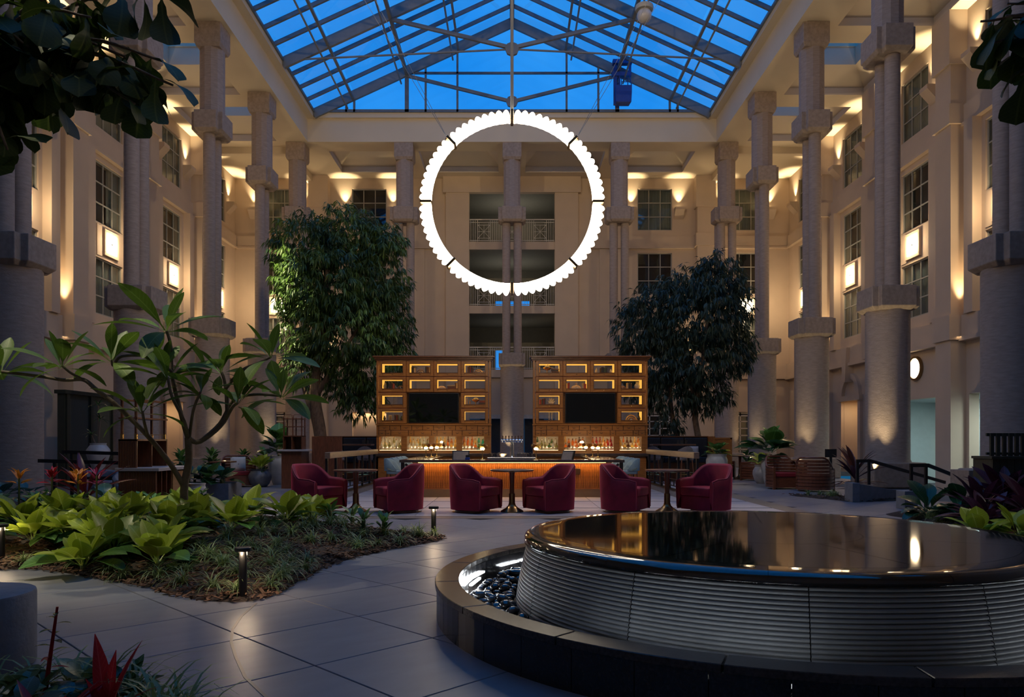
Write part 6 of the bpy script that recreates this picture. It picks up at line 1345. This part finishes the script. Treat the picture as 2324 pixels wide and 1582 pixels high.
for k, (h, dx) in enumerate(((.35, -.18), (.78, .05), (1.15, .0))):
    MB().tube([(0, 0, 0), (dx*.6, 0, h*.5), (dx, 0, h)], .016, 6).build('stem', M['bark2'], t)
    for j in range(16): az = j*2.4; inst(LM['drac'], 'leaf', t, M=lm_((dx, 0, h), az, R.uniform(-.1, 1.2), 0, R.uniform(1.1, 1.5)))
for k in range(6): x, y = -7.9+k*.29, 16.9+R.uniform(-.25, .25); potted(x, y, .37, (('mon' if k % 2 else 'monl', 6, .5, 1.3, .9, 1.4, .1), ('blu' if k % 3 == 0 else 'mon', 6, .1, .8, .9, 1.3, .05)), 'leafy plant in the concrete planter box, %s from the left' % ORDN[k])
for k, (x, y) in enumerate(((-8.6, 24.2), (-8.0, 24.4), (-9.4, 23.6), (-9.9, 22.6))): t = thing('shrub', 'dark fine-leaved shrub behind the left teak chair, %s from the right' % ('second', 'nearest', 'third', 'fourth')[k], 'shrub', (x, y, 0)); MB().tube([(0, 0, 0), (0, 0, .6)], .03, 6).build('stem', M['bark2'], t); rosette(t, (('small', 14, .2, 1.3, 1.5, 2.4, .55), ('smallm', 12, .0, 1.2, 1.6, 2.4, .7), ('small', 12, -.2, .6, 1.6, 2.4, .4), ('smallm', 8, .6, 1.4, 1.6, 2.2, .85)))
t = thing('shrub', 'dark shrub behind the far right teak chairs', 'shrub', (8.6, 27.6, 0)); MB().tube([(0, 0, 0), (0, 0, .7)], .03, 6).build('stem', M['bark2'], t); rosette(t, (('small', 14, .2, 1.3, 1.5, 2.4, .55), ('small', 12, .0, 1.2, 1.6, 2.4, .8)))

# ------------------------------------------------------------------ frangipani tree
fx, fy, fz = -4.1, 9.5, zL(-4.1, 9.5)
t = fr = thing('frangipani_tree', 'multi-branched frangipani tree with long paddle leaves rising from the left bed', 'tree', (fx, fy, fz))
def br(pts, r0, r1):
    P = [Vector(p) for p in pts]; out = []
    for i in range(len(P)-1):
        p0, p1, p2, p3 = P[max(i-1, 0)], P[i], P[i+1], P[min(i+2, len(P)-1)]
        for j in range(5): t_ = j/5; out.append(.5*((2*p1)+(p2-p0)*t_+(2*p0-5*p1+4*p2-p3)*t_*t_+(3*p1-p0-3*p2+p3)*t_**3))
    out.append(P[-1]); n = len(out); return out, [r0+(r1-r0)*k/(n-1) for k in range(n)]
BR = [([(0, 0, -.06), (-.03, 0, .45), (.02, .02, .82), (.02, 0, 1.12)], .052, .042),
      ([(-.03, 0, .50), (-.15, -.1, .78), (-.39, -.2, 1.14), (-.71, -.3, 1.50), (-.94, -.35, 1.70), (-1.10, -.35, 1.82), (-1.36, -.3, 1.82), (-1.62, -.3, 1.86), (-2.1, -.35, 1.92)], .034, .018),
      ([(-1.10, -.35, 1.82), (-1.2, -.45, 1.9), (-1.27, -.5, 1.98)], .018, .014),
      ([(.02, 0, 1.12), (-.06, .05, 1.30), (-.18, .1, 1.70), (-.23, .1, 1.95), (-.25, .12, 2.28), (-.31, .12, 2.5)], .034, .018),
      ([(-.22, .1, 1.95), (-.39, -.1, 2.12), (-.71, -.2, 2.12), (-.80, -.22, 2.0), (-.83, -.22, 2.08)], .020, .014),
      ([(.02, 0, 1.12), (.15, .05, 1.07), (.42, .15, 1.33), (.44, .18, 1.60), (.40, .2, 1.86), (.36, .2, 1.97)], .034, .018),
      ([(.42, .18, 1.74), (.62, .2, 1.98), (.82, .25, 2.08), (.98, .28, 2.17)], .022, .016),
      ([(.44, .16, 1.36), (.58, .0, 1.50), (.66, -.05, 1.55)], .022, .016),
      ([(.15, .05, 1.07), (.30, .3, 1.30), (.46, .35, 1.60), (.74, .3, 1.68), (1.12, .25, 1.66)], .024, .016),
      ([(.02, 0, 1.12), (.06, -.2, 1.32), (-.07, -.25, 1.62), (-.12, -.25, 1.86)], .022, .016),
      ([(-.39, -.2, 1.14), (-.36, -.35, 1.30), (-.36, -.4, 1.44)], .020, .015),
      ([(.04, 0, 1.14), (.17, -.2, 1.45), (.28, -.25, 1.68)], .020, .015)]
for k, (pts, r0, r1) in enumerate(BR):
    P, rr = br(pts, r0, r1); MB().tube(P, rr, 9).build('trunk' if k == 0 else 'branch', M['bark2'], t, smooth=True)
TIPS = [(BR[1][0][-1], 12, 1.0), (BR[2][0][-1], 11, .9), (BR[3][0][-1], 14, 1.18), (BR[4][0][-1], 9, 1.0), (BR[5][0][-1], 10, .82), (BR[6][0][-1], 11, .95), (BR[7][0][-1], 10, .9), (BR[8][0][-1], 11, .95), (BR[9][0][-1], 10, .95), (BR[10][0][-1], 10, .95), (BR[11][0][-1], 8, .8), ((-.25, -.05, 2.0), 5, .8)]
for (p, n_, s_) in TIPS:
    a0 = R.uniform(0, 6)
    for k in range(n_):
        az = a0+k*2.4+R.uniform(-.2, .2); lv = k/n_; el = 1.25-1.55*lv+R.uniform(-.12, .12)
        inst(LM[('fr3', 'fr1', 'fr1', 'fr2')[min(3, int(lv*4))]], 'leaf', t, M=lm_((p[0]+.02*cos(az), p[1]+.02*sin(az), p[2]-.05*lv), az, el, R.uniform(-.4, .4), s_*R.uniform(.85, 1.1)))
# ------------------------------------------------------------------ fiddle-leaf figs framing the view
def fig(x, y, z0, ends, lab, nl):
    t = thing('fiddle_leaf_fig', lab, 'tree', (x, y, z0)); top = Vector((0, 0, 5.0)); P, rr = br([(0, 0, -.1), (.05, 0, 1.8), (-.05, .05, 3.6), tuple(top)], .07, .045); MB().tube(P, rr, 10).build('trunk', M['bark'], t, smooth=True)
    for e in ends:
        e = Vector(e); m_ = top.lerp(e, .5)+Vector((0, 0, .35)); P, rr = br([(0, 0, 4.2), tuple(m_), tuple(e)], .03, .012); MB().tube(P, rr, 7).build('branch', M['bark'], t, smooth=True)
        for k in range(nl):
            q = P[int(len(P)*(.35+.65*k/nl))-1 if k < nl else -1]; az = k*2.4+R.uniform(-.3, .3); inst(LM[R.choice(('fig1', 'fig2'))], 'leaf', t, M=lm_(q+Vector((R.uniform(-.05, .05), R.uniform(-.05, .05), 0)), az, R.uniform(-1.25, .15), R.uniform(-.5, .5), R.uniform(1.0, 1.3)))
fig(-6.0, 8.0, zL(-6, 8), [(.55, -.4, 5.6), (1.0, -.2, 5.35), (1.45, 0, 5.1), (1.75, .3, 5.15), (2.0, 0, 4.85), (2.15, .2, 5.0), (1.25, .4, 5.6), (1.7, -.3, 5.6), (.7, -.1, 4.5), (.85, -.3, 4.25), (2.45, .1, 6.05), (1.05, .2, 4.9), (.6, .1, 5.1), (1.5, .2, 5.35), (1.9, 0, 5.35), (.3, -.2, 4.6), (.45, 0, 5.2), (1.3, -.3, 5.0), (2.3, 0, 5.3), (2.45, -.1, 5.0), (1.0, 0, 6.0), (1.6, 0, 5.95)], 'large dark fiddle-leaf fig whose branches hang into the upper left corner', 15)
fig(7.0, 8.35, zR(7.0, 8.35), [(-1.45, -.1, 5.65), (-1.6, .2, 5.75), (-1.3, .1, 5.35), (-1.2, -.3, 5.1), (-1.0, 0, 4.9), (-1.75, .1, 5.95), (-1.1, .2, 5.6), (-1.2, 0, 6.1), (-1.45, .1, 6.15), (-1.6, -.1, 5.9)], 'large dark fiddle-leaf fig whose branches hang into the upper right corner', 12)
# ------------------------------------------------------------------ weeping ficus trees
def ficus(x, y, trunks, blobs, dens, m, lab, seed, hang=.9):
    r = random.Random(seed); t = thing('ficus_tree', lab, 'tree', (x, y, 0))
    for k, (pts, r0, r1) in enumerate(trunks): P, rr = br(pts, r0, r1); MB().tube(P, rr, 10).build('trunk' if k < 2 else 'branch', M['bark'], t, smooth=True)
    b = MB()
    def leaf(p, d, L, W):
        d = d.normalized(); s = d.cross(Vector((0, 0, 1))); s = s.normalized() if s.length > .05 else Vector((1, 0, 0)); up = s.cross(d)
        s = s*cos(r.uniform(-.9, .9))+up*sin(r.uniform(-.9, .9)); q = p+d*L*.5; e = p+d*L+Vector((0, 0, -L*.22))
        i = [b.av(p), b.av(q-s*W), b.av(q+s*W), b.av(e)]; b.f.append([i[0], i[1], i[2]]); b.f.append([i[1], i[3], i[2]])
    for (bx_, by_, bz, rx, rz2) in blobs:
        n = int(dens*rx*rz2*4.2)
        for _ in range(n):
            a = r.uniform(0, 2*pi); ct = r.uniform(-1, 1); st = sqrt(1-ct*ct); q = r.uniform(.55, 1.05); c = Vector((bx_+rx*q*st*cos(a), by_+rx*.9*q*st*sin(a), bz+rz2*q*ct)); out = Vector((st*cos(a), st*sin(a), ct*.6+.1)).normalized()
            tw = (out+Vector((0, 0, -.35*r.random()))).normalized()
            for k in range(r.randint(9, 13)):
                d = tw*.5+Vector((r.uniform(-.8, .8), r.uniform(-.8, .8), r.uniform(-1.1, .25)))*.9+Vector((0, 0, -hang*r.random())); leaf(c+tw*.025*k, d, r.uniform(.19, .33), r.uniform(.020, .034))
    b.build('foliage', m, t, fix=False, kind='stuff'); return t
def blobs(lst, x, s): return [((px-1162)/s-x, dy, 1.35+(1000-py)/s, rr/s, rq/s) for px, py, rr, rq, dy in lst]
LB = [(-.45, .0, 8.35, 1.25, 1.15), (1.15, .3, 8.65, 1.15, .95), (2.2, .0, 8.5, .8, .65), (.35, -.5, 7.1, 1.65, 1.35), (1.75, .2, 6.9, 1.4, 1.2), (-.75, .2, 7.0, .85, 1.3), (.9, 0, 9.0, 1.2, .7), (-.3, 0, 5.6, 1.0, 1.3), (1.0, -.4, 5.4, 1.7, 1.25), (2.3, .1, 5.7, .95, 1.2), (2.1, .1, 4.2, 1.15, 1.0), (.9, .3, 3.6, .85, 1.0), (1.5, -.1, 2.95, .7, .8), (-.6, .3, 4.3, .6, .9), (2.55, .1, 8.6, .5, .35)]
ficus(-6.95, 27.2, [([(0, 0, 0), (.05, 0, 1.5), (-.15, 0, 3.2), (.1, 0, 5.2), (.3, 0, 7.5)], .26, .08), ([(.12, .05, 0), (-.15, .1, 1.9), (-.6, .2, 3.3), (-.75, .2, 4.6)], .15, .06), ([(-.1, 0, 3.0), (.7, -.1, 4.2), (1.6, 0, 5.8)], .12, .04), ([(.05, 0, 4.5), (1.2, .2, 6.5), (2.0, .2, 8.2)], .09, .03)], LB, 44, M['ficus'], 'big weeping ficus with lighter green patches behind the left banquette', 3)
RB = [(-.95, -.5, 1.75, .35, .5), (-.85, -.4, 1.1, .3, .3), (.9, 0, 7.1, .9, .8), (-.1, .2, 6.9, 1.1, .75), (-1.2, 0, 6.2, 1.0, .8), (-1.9, 0, 5.4, .9, .9), (.1, -.4, 5.9, 1.5, 1.1), (1.35, .1, 6.2, .8, 1.1), (-1.3, .1, 4.3, 1.2, .9), (.2, -.2, 4.4, 1.4, 1.0), (1.55, .2, 4.6, .8, .8), (-.6, .2, 3.2, 1.1, .8), (.6, .1, 3.1, .8, .7), (.9, 0, 7.75, .45, .35), (-1.9, .1, 3.3, .5, .6)]
ficus(6.45, 27.2, [([(.35, 0, 0), (.3, 0, 1.2), (.15, 0, 2.4), (.4, 0, 4.0), (.6, 0, 5.8)], .14, .06), ([(-.25, .1, 0), (-.4, .1, 1.2), (-.7, .1, 2.6), (-.7, 0, 4.5)], .13, .05), ([(.2, 0, 2.6), (-.3, -.1, 4.2), (-.9, 0, 5.5)], .07, .03)], RB, 46, M['ficus2'], 'dark weeping ficus behind the right banquette', 5, 1.1)
